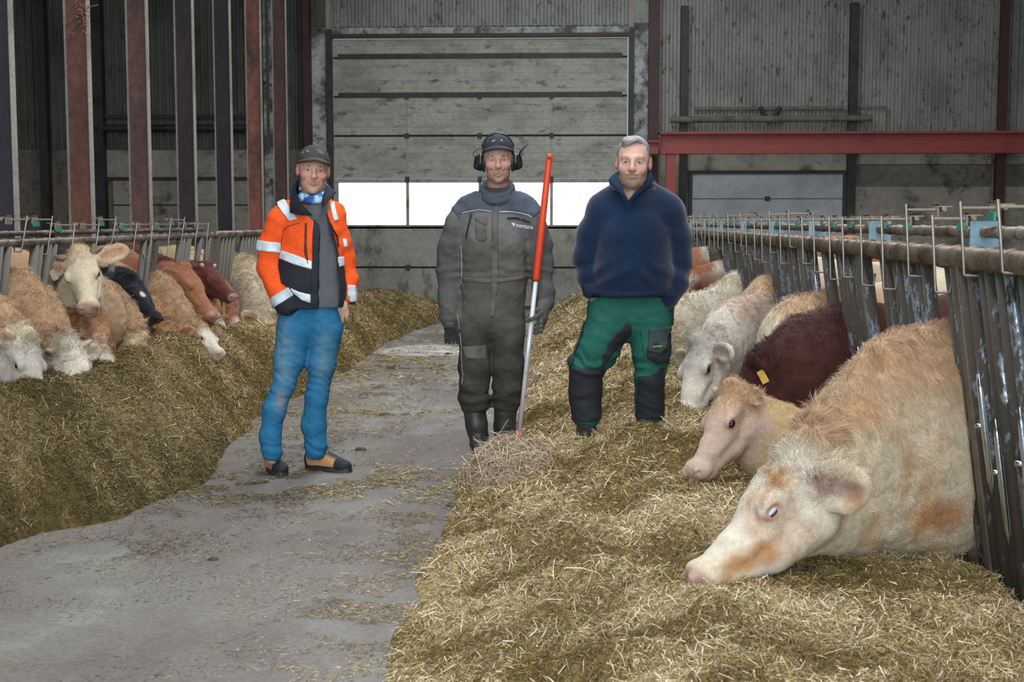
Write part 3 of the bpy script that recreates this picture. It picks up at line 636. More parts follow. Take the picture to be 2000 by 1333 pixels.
def cow(label, poll, muz, side, neck, fence, s, coat, res=0.010, neckr=(0.17, 0.30), ears=((1, 0.35), (-1, 0.35)), horns=None, fur=9000, fl=0.028, fw=0.0018, L=None, tagc=None, eyes=True, nsq=0.50, tuft=0.13, ear_l=0.36, ear_w=0.118, body=True, eye_col='eye', hind=1.0, dew=0.66):
    """poll, muz: world points of poll and muzzle tip; side: rough direction of the head's left/right axis towards the viewer;
    neck: list of (point, vertical radius) between head and barrier; fence: point where the neck passes the bars; s: +1 right pens, -1 left"""
    poll = np.array(poll, float); muz = np.array(muz, float); L = L or max(np.linalg.norm(muz - poll), 0.40); rd = muz - CAM
    if np.linalg.norm(muz - poll) < L:      # a foreshortened head reaches towards the alley and the viewer
        t = np.linspace(1.0, 0.8, 400); dd = np.linalg.norm(CAM + rd * t[:, None] - poll, axis=1); j = np.argmax(dd >= L); muz = CAM + rd * t[j]
    u = unit(muz - poll)
    muz = poll + u * L; sd = np.array(side, float); sd = unit(sd - u * (sd @ u)); dz = np.cross(u, sd); dz = dz if dz @ np.array([-s * 0.3, -0.05, 1.0]) > 0 else -dz
    def P(a, b, c): return poll + L * (a * u + b * sd + c * dz)
    fence = np.array(fence, float); by = max(fence[1], LASTB[s] + 0.43); LASTB[s] = by; bx = np.array([fence[0] + s * 0.55, by, fence[2] + 0.03]); rump = bx + np.array([s * 1.2, 0.0, 0.02])
    lo = np.minimum(np.minimum(poll, muz), fence) - 0.42; hi = np.maximum(np.maximum(poll, muz), fence) + 0.42
    xlo, xhi = (lo[0], hi[0] + 1.75) if s > 0 else (lo[0] - 1.75, hi[0])
    if not body: xlo, xhi = (lo[0], fence[0] + 0.5) if s > 0 else (fence[0] - 0.5, hi[0])
    hc = (poll + muz) / 2; hr_ = L * 0.72
    g = SDF(axis(xlo, xhi, hc[0] - hr_, hc[0] + hr_, res, 0.035), axis(min(lo[1], fence[1] - 0.42), max(hi[1], by + 0.35), hc[1] - hr_, hc[1] + hr_, res, 0.03), axis(0.0, max(hi[2], 1.42), hc[2] - hr_, hc[2] + hr_, res, 0.035))
    k = 0.07 * L
    # neck and trunk
    pts = [P(0.16, 0, -0.24)] + [np.array(p, float) for p, r in neck] + [fence, bx]; rs = [0.235 * L] + [r for p, r in neck] + [neckr[1], 0.37]
    for i in range(len(pts) - 1):
        t = pts[i + 1] - pts[i]; lat = np.cross(t, (0, 0, 1)); lat = lat if np.linalg.norm(lat) > 1e-3 else np.array((0, 1.0, 0))
        sq = nsq if i > 0 else 0.72
        g.cap(pts[i], pts[i + 1], rs[i], rs[i + 1], 0.10, n=lat, sq=(0.50 if i == len(pts) - 2 else sq))
    g.cap(P(.20, 0, -.40), fence - (s * 0.02, 0, neckr[1] * dew), .12 * L, .11, 0.12, n=np.cross(fence - poll, (0, 0, 1)), sq=0.6)
    if body:
        g.cap(bx, rump, 0.37, 0.36, 0.12, n=(0, 1, 0), sq=0.52); g.ell(bx + (s * 0.5, 0, -0.08), (0.62, 0.205, 0.40), k=0.1)
        for dx, r0, hh in ((0.08, 0.095, 0.42), (1.20, 0.12, 0.50)):
            for dy in (-0.11, 0.11):
                a = bx + (s * dx, dy, -0.18); kn = np.array([a[0] + s * (0.0 if dx < 1 else -0.04), a[1], hh]); ft = np.array([a[0] + s * (0 if dx < 1 else 0.03), a[1], 0.05])
                g.chain([a, kn, (ft[0], ft[1], 0.12), ft], [r0 * 1.2, r0 * 0.62, 0.04, 0.052], 0.05)
    # head
    g.cap(P(.10, 0, -.18), P(.42, 0, -.16), .170 * L, .155 * L, k, n=sd, sq=0.99); g.cap(P(.40, 0, -.15), P(.86, 0, -.145), .150 * L, .112 * L, k, n=sd, sq=.92)
    g.ell(P(.05, 0, -.10), (.12 * L, .17 * L, .12 * L), (u, sd, dz), k); g.ell(P(.30, 0, -.09), (.17 * L, .205 * L, .10 * L), (u, sd, dz), k)
    for b in (-1, 1):
        g.cap(P(.22, b * .085, -.36), P(.52, b * .06, -.335), .130 * L, .090 * L, k); g.cap(P(.52, b * .06, -.31), P(.84, b * .03, -.235), .085 * L, .06 * L, k)
        g.ell(P(.385, b * .175, -.075), (.085 * L, .05 * L, .055 * L), (u, sd, dz), .04 * L)
        g.cap(P(.46, b * .12, -.19), P(.70, b * .09, -.16), .05 * L, .035 * L, .05 * L)
    g.ell(P(.915, 0, -.135), (.095 * L, .145 * L, .125 * L), (u, sd, dz), .05 * L); g.ell(P(.87, 0, -.245), (.095 * L, .092 * L, .055 * L), (u, sd, dz), .025 * L)
    for b in (-1, 1):
        g.ell(P(.975, b * .085, -.085), (.045 * L, .038 * L, .045 * L), (u, sd, dz), .02 * L); g.ell(P(.995, b * .088, -.095), (.035 * L, .016 * L, .028 * L), (u, sd, dz), .012 * L, 'cut')
        g.ell(P(.405, b * .222, -.105), (.052 * L, .035 * L, .036 * L), (u, sd, dz), .015 * L, 'cut')
    g.cap(P(.985, -.09, -.215), P(.985, .09, -.215), .012 * L, .012 * L, .012 * L, 'cut'); g.cap(P(.97, .10, -.215), P(.76, .115, -.215), .011 * L, .005 * L, .012 * L, 'cut'); g.cap(P(.97, -.10, -.215), P(.76, -.115, -.215), .011 * L, .005 * L, .012 * L, 'cut')
    if tuft: g.ell(P(.015, 0, -.05), (.10 * L, .13 * L, tuft * L), (u, sd, dz), .05 * L)
    earp = []
    for (b, drop, *ex) in ears:
        back = ex[0] if ex else 0.25; e0 = P(.10, b * .17, -.13); ed = unit(b * sd * (ex[1] if len(ex) > 1 else 1.0) - u * back + dz * (-drop)); e1 = e0 + ed * L * ear_l
        wv = unit(np.cross(ed, dz * 0.75 + u * 0.65)); nv = np.cross(ed, wv); mid = (e0 + e1) / 2 + ed * 0.02 * L
        g.cap(e0, e0 + ed * 0.12 * L, .055 * L, .05 * L, .05 * L); g.ell(mid, (ear_l * .55 * L, .036 * L, ear_w * L), (ed, nv, wv), .025 * L)
        nn = nv if nv @ (u * 0.55 + dz * 0.2 - (0, 0.35, 0)) > 0 else -nv
        g.ell(mid + nn * .040 * L, (ear_l * .42 * L, .034 * L, ear_w * .66 * L), (ed, nn, wv), .02 * L, 'cut'); earp.append((mid, ed, nn))
    sc_ = 26.0
    g.warp(lambda x, y, z: 0.006 * fbm(x * sc_, y * sc_, z * sc_, 3) + 0.010 * fbm(x * 6, y * 6, z * 6, 2))
    V, q = g.mesh(); V = relax(V, q, 1, 0.4); n, _ = vnormals(V, q)
    def loc(V_): d = (V_ - poll) / L; return d @ u, d @ sd, d @ dz
    def dye(V_):
        a, b, c = loc(V_); C = np.tile(np.array(CR[coat['base']]), (len(V_), 1)); fx = fbm(V_[:, 0] * 7, V_[:, 1] * 7, V_[:, 2] * 7, 3)
        for (ctr, r, cname, soft) in coat.get('spots', ()):
            ctr = P(*ctr) if len(ctr) == 3 else np.array(ctr[:3]); r = np.array(r) if np.ndim(r) else np.array([r] * 3)
            d = np.linalg.norm((V_ - ctr) / r, axis=1) + fx * 0.35; w = (1 - sm(1 - soft, 1 + soft, d))[:, None]; C = C * (1 - w) + np.array(CR[cname]) * w
        h = coat.get('head')
        if h: w = (sm(h[1], h[2], a + 0.12 * fx) * (1 - sm(.62, .82, np.linalg.norm(V_ - P(.5, 0, -.12), axis=1) / L + .1 * fx)))[:, None]; C = C * (1 - w) + np.array(CR[h[0]]) * w
        ms = (1 - sm(0.075, 0.115, np.sqrt((a - 0.975) ** 2 * 1.2 + b ** 2 * 0.35 + (c + 0.10) ** 2)))[:, None]; C = C * (1 - ms) + np.array(coat.get('nose', CR['pinknose'])) * ms
        for b0 in (-1, 1):   # bare pinkish eyelids
            r = np.sqrt(((a - .405) / .07) ** 2 + ((b - b0 * .20) / .09) ** 2 + ((c + .10) / .045) ** 2); w = (1 - sm(0.75, 1.25, r))[:, None] * coat.get('lid', 0.8); C = C * (1 - w) + np.array(coat.get('lidc', (0.50, 0.24, 0.17))) * w
        for mid, ed, nn in earp:
            d = V_ - mid; t = np.abs(d @ ed) / (L * .2); w = ((1 - sm(0.5, 1.1, t)) * (1 - sm(0.035, 0.085, np.linalg.norm(d - np.outer(d @ ed, ed) , axis=1) / L)) * sm(-0.01, 0.02, (d @ nn)))[:, None] * coat.get('earin', 0.7)
            C = C * (1 - w) + np.array(coat.get('earc', (0.32, 0.16, 0.12))) * w
        if coat.get('mott'): m_ = fbm(V_[:, 0] * 11 + 3, V_[:, 1] * 11, V_[:, 2] * 5, 3); w = np.clip(m_ * 2.2, 0, 1)[:, None] * coat['mott'][1]; C = C * (1 - w) + np.array(CR[coat['mott'][0]]) * w
        return C * (1 + 0.10 * fx)[:, None]
    col_ = dye(V)
    foot = (bx[0], bx[1], 0.0) if body else (fence[0], fence[1], 0.0)
    o = mesh_np('cow', V, [q], M['coat'], None, foot, True, col_); tag(o, label, 'cow', 'cattle feeding through the barriers', 'thing')
    if eyes:
        for b in (-1, 1):
            if (b * sd + u * 0.2) @ np.array([0, -1.0, 0]) < -0.2: continue
            bm = MB(); c0 = P(.405, b * .178, -.100); A, B_ = np.meshgrid(np.linspace(0, 2 * math.pi, 17)[:-1], np.linspace(-1.57, 1.57, 9))
            sp = np.stack([np.cos(A) * np.cos(B_), np.sin(A) * np.cos(B_), np.sin(B_)], -1).reshape(-1, 3)
            rq = [(i * 16 + j, i * 16 + (j + 1) % 16, (i + 1) * 16 + (j + 1) % 16, (i + 1) * 16 + j) for i in range(8) for j in range(16)]
            V_ = c0 + (sp * (.046, .038, (.034 if eye_col == 'eye' else .023))) @ np.array([u, sd, dz]) * L
            e = mesh_np('eye', V_, [np.array(rq)], M[eye_col], o)
            if eye_col != 'eye': c1 = P(.405, b * .190, -.113); mesh_np('pupil', c1 + (sp * (.034, .029, .0125)) @ np.array([u, sd, dz]) * L, [np.array(rq)], M['eye'], e)
    if horns:
        for b, ln, m_, *hd in horns:
            d_ = unit(b * sd + dz * (hd[0] if hd else 0.3) - u * 0.15); a0 = P(.05, b * .13, -.06)
            part('horn', M[m_], o, lambda q: q.tube([a0, a0 + d_ * (0.08 * L), a0 + d_ * (0.08 * L + ln * .6) + dz * ln * .1, a0 + d_ * (0.08 * L + ln) + dz * ln * .25], (.05 * L, .048 * L, .034 * L, .010 * L), 12), True)
    if tagc:
        mid, ed, nn = earp[0]; c0 = mid - ed * L * 0.04 + nn * 0.03 * L; w1 = unit(np.cross(ed, nn)); td = unit(np.array((0.25, 0.0, -1.0)))
        w1 = unit(np.cross(td, (0, -1, 0)))
        t = part('ear_tag', M[tagc], o, lambda q: q.bar(c0 - (0, 0.035, 0), c0 - (0, 0.035, 0) + td * 0.062 + np.array((0.018, 0, 0)), 0.036, 0.004, (0, 1, 0)))
        t['label'] = 'yellow ear tag'
    if fur:
        # short hair on the face, longer on neck and poll, following the coat's lie
        cent = V[q].mean(1); _, ar = vnormals(V, q); vis = (cent[:, 0] < fence[0] + 0.12) if s > 0 else (cent[:, 0] > fence[0] - 0.12); a_, b_, c_ = loc(cent)
        fn_ = np.cross(V[q[:, 2]] - V[q[:, 0]], V[q[:, 3]] - V[q[:, 1]]); fn_ /= np.linalg.norm(fn_, axis=1)[:, None] + 1e-12
        vw = CAM - cent; vw /= np.linalg.norm(vw, axis=1)[:, None]; vis &= (fn_ * vw).sum(1) > -0.45; vis &= cent[:, 2] > 0.1
        vis &= ~((a_ > 0.90) & (c_ > -0.2)); vis &= np.linalg.norm(np.stack([(a_ - .405) / .075, (np.abs(b_) - .20) / .10, (c_ + .10) / .055]), axis=0) > 1.0
        w = ar * vis * np.where(a_ > 0.45, 0.7, 1.25); fi = R.choice(len(q), fur, p=w / w.sum()); t1, t2 = R.random((2, fur, 1))
        A = V[q[fi]]; base = (A[:, 0] * (1 - t1) + A[:, 1] * t1) * (1 - t2) + (A[:, 3] * (1 - t1) + A[:, 2] * t1) * t2; nn = fn_[fi]
        a1, b1, c1 = loc(base); nk = sm(0.10, -0.25, a1)[:, None] * (1 - sm(0.0, .3, np.abs(a1) * 0)[:, None]); flow = -u * (1 - nk) + nk * unit((s * 0.25, 0, -1.0))
        pk = (1 - sm(0.22, 0.42, np.sqrt(a1 ** 2 + (c1 + .02) ** 2 + 0.5 * b1 ** 2)))[:, None]
        f3 = np.stack([fbm(base[:, 0] * 22, base[:, 1] * 22, base[:, 2] * 22 + 9 * i, 2) for i in range(3)], 1)
        d = flow + f3 * (0.9 + 1.6 * pk) + R.normal(size=(fur, 3)) * 0.22; d -= nn * (d * nn).sum(1)[:, None]; d /= np.linalg.norm(d, axis=1)[:, None] + 1e-9
        top = sm(0.35, 0.9, nn[:, 2:3]) * nk; ln = fl * (0.42 + 0.55 * nk + 0.75 * pk + 0.7 * top) * (0.6 + 0.8 * R.random((fur, 1))) * np.where((a1 > .5)[:, None], 0.55, 1.0)
        lf = 0.22 + 0.35 * pk + 0.25 * top; sdv = np.cross(d, nn); wd_ = fw * (0.7 + 0.6 * R.random((fur, 1)))
        p0 = base - nn * 0.002; p1 = base + (d * 0.55 + nn * lf) * ln * 0.6 + f3 * ln * 0.2; p2 = p1 + (d * 0.9 - nn * 0.05 + f3[:, ::-1] * 1.1 * (0.5 + pk)) * ln * 0.5
        HV = np.stack([p0 - sdv * wd_ / 2, p0 + sdv * wd_ / 2, p1 - sdv * wd_ * .4, p1 + sdv * wd_ * .4, p2], 1).reshape(-1, 3); b5 = np.arange(fur)[:, None] * 5
        hc_ = dye(base) * (0.82 + 0.42 * R.random((fur, 1))) * (1 + 0.10 * np.clip(f3[:, :1] * 2, -1, 1)); hc_ = np.repeat(np.clip(hc_, 0, 1), 5, axis=0)
        mesh_np('coat_hair', HV, [b5 + np.array([0, 1, 3, 2]), b5 + np.array([2, 3, 4])], M['hair'], o, None, False, hc_)
    NECKS[s].append(fence[1]); return o
NEAR = (0, -1, 0)
def FR(Y, z, x=1.40): return (x, Y, z)
cow('cream cow with orange patches lying its chin on the feed, nearest at the right barrier', W(1548, 880, 4.60), W(1326, 1118, 4.42), (0.15, -1, 0.10), [(W(1640, 915, 4.72), 0.20), (W(1760, 855, 4.86), 0.30)], (1.40, 4.95, 0.655), 1,
    {'base': 'cream', 'mott': ('orange', 0.70), 'spots': [((0.4, 0, -.1), 0.25, 'white', 0.3), ((.58, .1, -.24), (.055, .2, .045), 'orange', .5), ((.72, .1, -.20), (.06, .2, .03), 'orange', .5), ((.26, .2, .0), (.03, .2, .025), 'orange', .5), ((-.28, 0, -.05), 0.11, 'tan', .6), ((1.20, 4.90, 0.98, 0), (0.42, .4, 0.20), 'tan', .6), ((1.30, 4.8, 0.40, 0), (0.12, .3, .07), 'orange', .4)], 'lid': .85, 'earin': 1.0, 'earc': (0.24, 0.12, 0.10)},
    res=0.0065, neckr=(0.2, 0.36), ears=((1, 1.0, 0.45), (-1, 0.3)), horns=[(-1, 0.04, 'horn')], ear_w=.16, ear_l=.34, fur=52000, fl=0.030, fw=0.0013, eye_col='eye_pale', nsq=0.42)
cow('pinkish tan cow with a smooth face, nose down beside the nearest cream cow', W(1428, 752, 6.08), W(1338, 918, 5.92), (0.50, -1, 0.05), [(W(1530, 885, 6.1), 0.14)], (1.42, 6.02, 0.34), 1,
    {'base': 'gold', 'spots': [((0.62, 0, -.10), 0.27, 'pink', 0.15), ((.05, 0, -.02), 0.14, 'tan', .5), ((1.0, 6.0, .72, 0), 0.1, 'orange', .6)], 'lid': 1.0, 'nose': (0.50, 0.36, 0.30)},
    res=0.0075, neckr=(0.2, 0.18), body=True, ears=((1, 0.25, 0.6), (-1, 0.3)), horns=[(-1, 0.035, 'horn')], fur=16000, fl=0.020, fw=0.0014, L=0.47, dew=0.3, ear_l=0.16)
cow('dark brown cow with a yellow tag in its ear, behind the pinkish tan one', W(1474, 715, 6.75), W(1402, 885, 6.6), (0.25, -1, 0.0), [(W(1560, 745, 6.8), 0.27)], (1.42, 6.90, 0.62), 1,
    {'base': 'dbrown', 'spots': [((0.85, 0, -.1), 0.20, 'cream', .2)], 'earc': (0.10, 0.045, 0.035), 'earin': .5},
    res=0.0085, neckr=(0.2, 0.36), ears=((1, -2.0, 0.75, 0.35), (-1, 0.3)), fur=22000, fl=0.026, fw=0.0016, tagc='tag_yellow', L=0.46, ear_l=0.34)
cow('orange-maned cow whose neck shows as a strip behind the dark brown cow', W(1525, 735, 7.35), W(1470, 860, 7.3), NEAR, [(W(1560, 690, 7.35), 0.22)], (1.42, 7.38, 0.72), 1,
    {'base': 'cream', 'spots': [((1.42, 7.4, 1.0, 0), (0.3, .4, .2), 'tan', .4)]}, neckr=(0.2, 0.32), fur=7000, fl=0.034, fw=0.002, eyes=False, L=0.42)
cow('grey-faced cream cow eating with its head down, nearest cow to the man in green trousers', W(1362, 662, 8.45), W(1320, 806, 8.10), (0.75, -1, 0.05), [(W(1430, 660, 8.8), 0.22)], (1.42, 9.35, 0.70), 1,
    {'base': 'pink', 'spots': [((0.5, 0, -.1), 0.62, 'white', 0.2), ((.12, .1, -.05), 0.20, 'grey', .6), ((1.42, 9.35, 1.0, 0), (.25, .4, .15), 'tan', .5)], 'mott': ('grey', .4), 'lidc': (0.25, 0.14, 0.10)},
    res=0.009, neckr=(0.2, 0.34), ears=((1, -0.1, -0.55), (-1, 0.3)), fur=15000, fl=0.028, fw=0.002)
cow('creamy white cow with a long furry neck behind the grey-faced cow', W(1300, 655, 10.7), W(1200, 706, 10.9), NEAR, [(W(1360, 625, 10.8), 0.18)], (1.42, 11.0, 0.70), 1,
    {'base': 'white', 'mott': ('tan', .5), 'spots': [((.1, 0, 0), .2, 'cream', .5)]}, res=0.012, neckr=(0.2, 0.31), fur=9000, fl=0.034, fw=0.0028)
cow('red and white cow with a dark ear, behind the man in the blue sweater', W(1345, 570, 11.9), W(1318, 668, 11.7), (0.4, -1, 0), [(W(1385, 575, 12.0), 0.24)], (1.42, 12.2, 0.75), 1,
    {'base': 'red', 'spots': [((0.55, 0, -.1), 0.42, 'white', 0.2), ((1.42, 12.2, 1.02, 0), (.2, .4, .08), 'white', .3), ((.14, .35, -.1), .2, 'dred', .4)], 'earin': .3, 'earc': (.05, .02, .015)}, res=0.012, neckr=(0.2, 0.31), fur=6000, fl=0.018, fw=0.0028, ears=((1, 0.5, 0.1), (-1, 0.3)))
cow('orange-red cow with a white patch on its withers, farther along the right barrier', W(1325, 560, 13.2), W(1295, 640, 13.1), NEAR, [(W(1350, 540, 13.3), 0.22)], (1.42, 13.35, 0.84), 1,
    {'base': 'lred', 'spots': [((1.42, 13.35, 1.15, 0), (.16, .4, .12), 'white', .3)]}, res=0.014, neckr=(0.2, 0.33), fur=5000, fl=0.018, fw=0.003, eyes=False)
cow('pale orange cow farthest visible on the right, beside the blue sleeve', W(1310, 545, 15.3), W(1290, 610, 15.2), NEAR, [(W(1330, 520, 15.3), 0.22)], (1.42, 15.4, 0.88), 1,
    {'base': 'orange', 'spots': [((1.0, 15.4, .95, 0), (.2, .4, .12), 'cream', .5)]}, res=0.014, neckr=(0.2, 0.32), fur=4000, fl=0.018, fw=0.003, eyes=False)
# left side
cow('grey-brown faced cow with a curly white poll at the left picture edge', W(48, 650, 6.85), W(106, 800, 6.7), (-0.25, -1, 0), [(W(-15, 695, 6.95), 0.19)], (-3.27, 7.0, 0.78), -1,
    {'base': 'tan', 'head': ('grey', -.02, .2), 'spots': [((0.45, 0, .02), (.3, .5, .06), 'white', 0.3), ((.42, .2, -.22), .10, 'brown', .6), ((0, 0, .02), .10, 'cream', .4)], 'lid': .5, 'lidc': (0.3, 0.2, 0.16)},
    res=0.008, neckr=(0.2, 0.32), ears=((1, 0.1, 0.7, .7), (-1, .3)), horns=[(1, 0.05, 'horn')], fur=16000, fl=0.026, fw=0.0018, L=0.47, tuft=.16)
cow('cow showing the curly cream top of its head, second along the left heap', W(130, 672, 7.42), W(152, 800, 7.22), (-1, -0.25, 0), [(W(52, 660, 7.55), 0.175)], (-3.25, 7.62, 0.80), -1,
    {'base': 'tan', 'head': ('white', -.1, .1), 'spots': [((.0, 0, -.1), .09, 'grey', .5)]}, res=0.009, neckr=(0.2, 0.32), horns=[(1, 0.03, 'horn'), (-1, 0.05, 'horn')], fur=16000, fl=0.030, fw=0.002, eyes=False, L=0.44, ears=((1, .1), (-1, .4)), tuft=0.16, ear_l=.24)
cow('red-brown furry cow with white face and upright ear, just below the raised cream face', W(200, 658, 8.05), W(240, 765, 7.95), (-0.15, -1, 0), [(W(140, 664, 8.15), 0.165)], (-3.22, 8.25, 0.74), -1,
    {'base': 'orange', 'head': ('white', .28, .42), 'spots': [((-3.2, 8.25, 1.0, 0), (.35, .4, .25), 'lred', .5), ((.25, .2, -.35), .16, 'pink', .5)], 'mott': ('red', .45)}, res=0.009, neckr=(0.2, 0.30), ears=((1, -0.4, 0.9, .6), (-1, .3)), fur=15000, fl=0.030, fw=0.002, ear_l=.42)
cow('cream-faced cow standing with raised head, looking at the camera over the others', W(152, 488, 8.12), W(168, 597, 7.80), (-1, 0, 0.05), [(W(148, 600, 8.3), 0.19)], (-3.18, 8.62, 0.82), -1,
    {'base': 'tan', 'head': ('cream', -.05, .2), 'spots': [((0.45, 0, .02), (.07, .20, .16), 'white', 0.35), ((.0, 0, .0), .11, 'gold', .4)], 'lid': .5, 'lidc': (.10, .06, .05), 'earc': (.45, .22, .13), 'earin': 1.0},
    res=0.008, neckr=(0.2, 0.26), ears=((1, 0.25, 0.05), (-1, -0.05, 0.05)), horns=[(1, 0.05, 'horn_dark', 0.15), (-1, 0.05, 'horn_dark', .15)], fur=16000, fl=0.020, fw=0.0016, L=.48, tagc='horn', ear_l=.42, nsq=.6, dew=.3)
cow('tan woolly-necked cow with a curly forehead, below the black cow', W(274, 656, 8.75), W(302, 752, 8.65), (-0.25, -1, 0), [(W(230, 660, 8.85), 0.155)], (-3.22, 8.95, 0.70), -1,
    {'base': 'tan', 'head': ('cream', .0, .3), 'mott': ('cream', .5)}, res=0.009, neckr=(0.2, 0.31), ears=((1, -0.4, 0.9, .5), (-1, .3)), fur=16000, fl=0.034, fw=0.0022, L=.42, tuft=.17, ear_l=.36)
cow('black cow with its head level, only black one in the row', W(252, 542, 9.08), W(318, 618, 8.95), (-0.1, -1, 0), [(W(212, 598, 9.15), 0.20)], (-3.22, 9.35, 0.80), -1,
    {'base': 'black', 'nose': (0.01, 0.01, 0.014), 'lid': 0, 'earin': 0, 'spots': [((.45, .04, .02), .022, 'white', .3)]}, res=0.009, neckr=(0.2, 0.28), ears=((1, 0.3, 0.9), (-1, .3, .9)), fur=9000, fl=0.022, fw=0.002, ear_l=.22, tuft=.18, dew=.4)
cow('brown shaggy cow half sunk behind the feed, beside the clean white-faced cow', W(330, 634, 9.55), W(374, 720, 9.45), (-0.2, -1, 0), [(W(298, 668, 9.6), 0.13)], (-3.22, 9.72, 0.62), -1,
    {'base': 'orange', 'mott': ('brown', .6), 'earin': .3}, res=0.010, neckr=(0.2, 0.26), ears=((1, -0.3, 0.7, .5), (-1, -.8, 0)), fur=11000, fl=0.034, fw=0.0022, L=.42, ear_l=.4)
cow('tan cow with a clean white face resting its muzzle on the feed', W(398, 638, 9.90), W(438, 686, 9.75), (-0.2, -1, 0), [(W(342, 640, 10.0), 0.16)], (-3.22, 10.15, 0.72), -1,
    {'base': 'tan', 'head': ('white', .05, .22), 'nose': (.50, .42, .35), 'mott': ('brown', .35)}, L=.36, res=0.008, neckr=(0.2, 0.29), ears=((1, 0.2, .7), (-1, -.3, .5)), horns=[(1, .025, 'horn_dark')], fur=12000, fl=0.026, fw=0.0022)
cow('red-brown cow with closed eyes and raised smooth head, below the dark red one', W(362, 517, 10.35), W(428, 612, 10.20), (-0.2, -1, 0), [(W(326, 566, 10.4), 0.175)], (-3.22, 10.52, 0.80), -1,
    {'base': 'lred', 'nose': (.40, .23, .18), 'lidc': (.38, .17, .09), 'earc': (.3, .11, .05)}, res=0.009, neckr=(0.2, 0.26), ears=((1, 0.75, 0.35), (-1, .3)), fur=7000, fl=0.014, fw=0.0018, eyes=False, ear_l=.28, dew=.4)
cow('dark red cow with raised head and small pale horns, muzzle towards the man in orange', W(404, 516, 11.00), W(463, 576, 10.85), (-0.35, -1, 0), [(W(378, 556, 11.05), 0.16)], (-3.22, 11.2, 0.80), -1,
    {'base': 'dred', 'nose': (.36, .20, .20), 'lidc': (.30, .14, .09), 'earc': (.1, .03, .02)}, res=0.009, neckr=(0.2, 0.26), ears=((1, 0.2, 0.35), (-1, .1)), horns=[(1, .02, 'horn', .8), (-1, .02, 'horn', .8)], fur=6000, fl=0.014, fw=0.0018, ear_l=.26, dew=.4)
cow('small orange and white cow squeezed below the red-brown muzzle', W(427, 606, 10.95), W(445, 690, 10.9), (-0.3, -1, 0), [(W(405, 610, 11.1), 0.14)], (-3.24, 11.5, 0.68), -1,
    {'base': 'orange', 'head': ('white', .2, .4)}, res=0.011, neckr=(0.2, 0.24), fur=6000, fl=0.02, fw=0.0022, eyes=False, ears=((1, -.3, .5, .6), (-1, .2)))
cow('reddish calf with an upright ear and white cheek, beside the cream bull', W(457, 608, 11.6), W(476, 690, 11.5), (-0.5, -1, 0), [(W(435, 612, 11.7), 0.14)], (-3.24, 11.9, 0.68), -1,
    {'base': 'lred', 'spots': [((0.5, -.12, 0), (.10, .12, .14), 'white', 0.3)], 'earin': .2}, res=0.011, neckr=(0.2, 0.24), fur=6000, fl=0.02, fw=0.0022, ears=((1, -.4, .9, .5), (-1, -.25, 0)), L=.42, ear_l=.46)
cow('big pale cream cow with a thick shaggy neck, next to the orange sleeve', W(524, 612, 12.2), W(556, 690, 12.1), (-0.3, -1, 0), [(W(490, 600, 12.4), 0.23)], (-3.22, 12.75, 0.76), -1,
    {'base': 'gold', 'spots': [((-.5, 0, -.3), .5, 'cream', .4)], 'mott': ('cream', .8)}, res=0.010, neckr=(0.2, 0.33), fur=18000, fl=0.038, fw=0.0026, L=.48, tuft=.17, eyes=False, ears=((1, .4, .4), (-1, .3)))
barrier(1, 1.34, 1.50, 3.1, 12, 0.3925, 0.038, 0.020, 'feed_barrier', 'headlock feed barrier of dark pipes along the right heap', 'low kerb under the right feed barrier')
barrier(-1, -3.20, -3.36, 5.42, 4, 0.3925, 0.024, 0.015, 'feed_barrier', 'headlock feed barrier with grey bars along the left heap', 'low kerb under the left feed barrier', zu=1.378)
# plain tombstone-style barrier beyond the headlocks
root = empty('feed_barrier', (-3.36, 12.0, 0)); tag(root, 'plain barred section without latches at the far end of the left heap', 'feed barrier', kind='thing')
part('top_rail', M['rail'], root, lambda q: q.tube([(-3.22, 11.95, 1.33), (-3.22, 17.2, 1.33)], 0.032, 12), True)
y = 12.05
while y < 17.2:
    if not any(abs(c - y) < 0.14 for c in NECKS[-1]): part('upright_bar', M['bar_l'], root, lambda q: q.tube([(-3.36, y, 0.16), (-3.22, y, 1.31)], 0.021, 10), True)
    y += 0.125
for y in (12.0, 14.6, 17.2): part('post', M['post'], root, lambda q: q.bar((-3.38, y, 0), (-3.22, y, 1.33), 0.06, 0.06))
tag(part('kerb', M['kerb'], None, lambda q: q.box(-3.50, -3.28, 11.95, 21.9, 0, 0.17)), kind='structure', label='low kerb under the plain left barrier')
# ================================================================== PEOPLE
M['skin'] = attr_mat('skin', rough=0.5, nscale=120, var=0.05, spec=0.35)
M['cloth'] = attr_mat('woven_workwear', rough=0.85, nscale=26, var=0.12, bstr=0.35, spec=0.2, bdist=0.006)
M['knit'] = attr_mat('knitted_wool', rough=0.95, nscale=160, var=0.22, bstr=0.5, spec=0.12, sheen=0.3)
M['denim'] = attr_mat('faded_denim', rough=0.85, nscale=22, var=0.14, bstr=0.35, spec=0.2, stretch=(1.3, 1.3, 2.5), bdist=0.006)
M['rubber'] = grimy('dirty_black_rubber', (0.020, 0.022, 0.022), (0.045, 0.042, 0.036), scale=9, rough=0.45, fine=(30, 0.2))
M['reflect'] = grimy('silver_reflective_tape', (0.62, 0.72, 0.78), (0.48, 0.54, 0.58), scale=14, rough=0.35, fine=(40, 0.1))
M['black_cloth'] = flat('black_navy_cloth', (0.014, 0.016, 0.026), rough=0.85)
M['black_plastic'] = flat('black_plastic', (0.010, 0.011, 0.013), rough=0.35)
M['glove'] = grimy('grey_work_glove', (0.10, 0.098, 0.088), (0.045, 0.042, 0.038), scale=12, rough=0.9, fine=(90, 0.25))
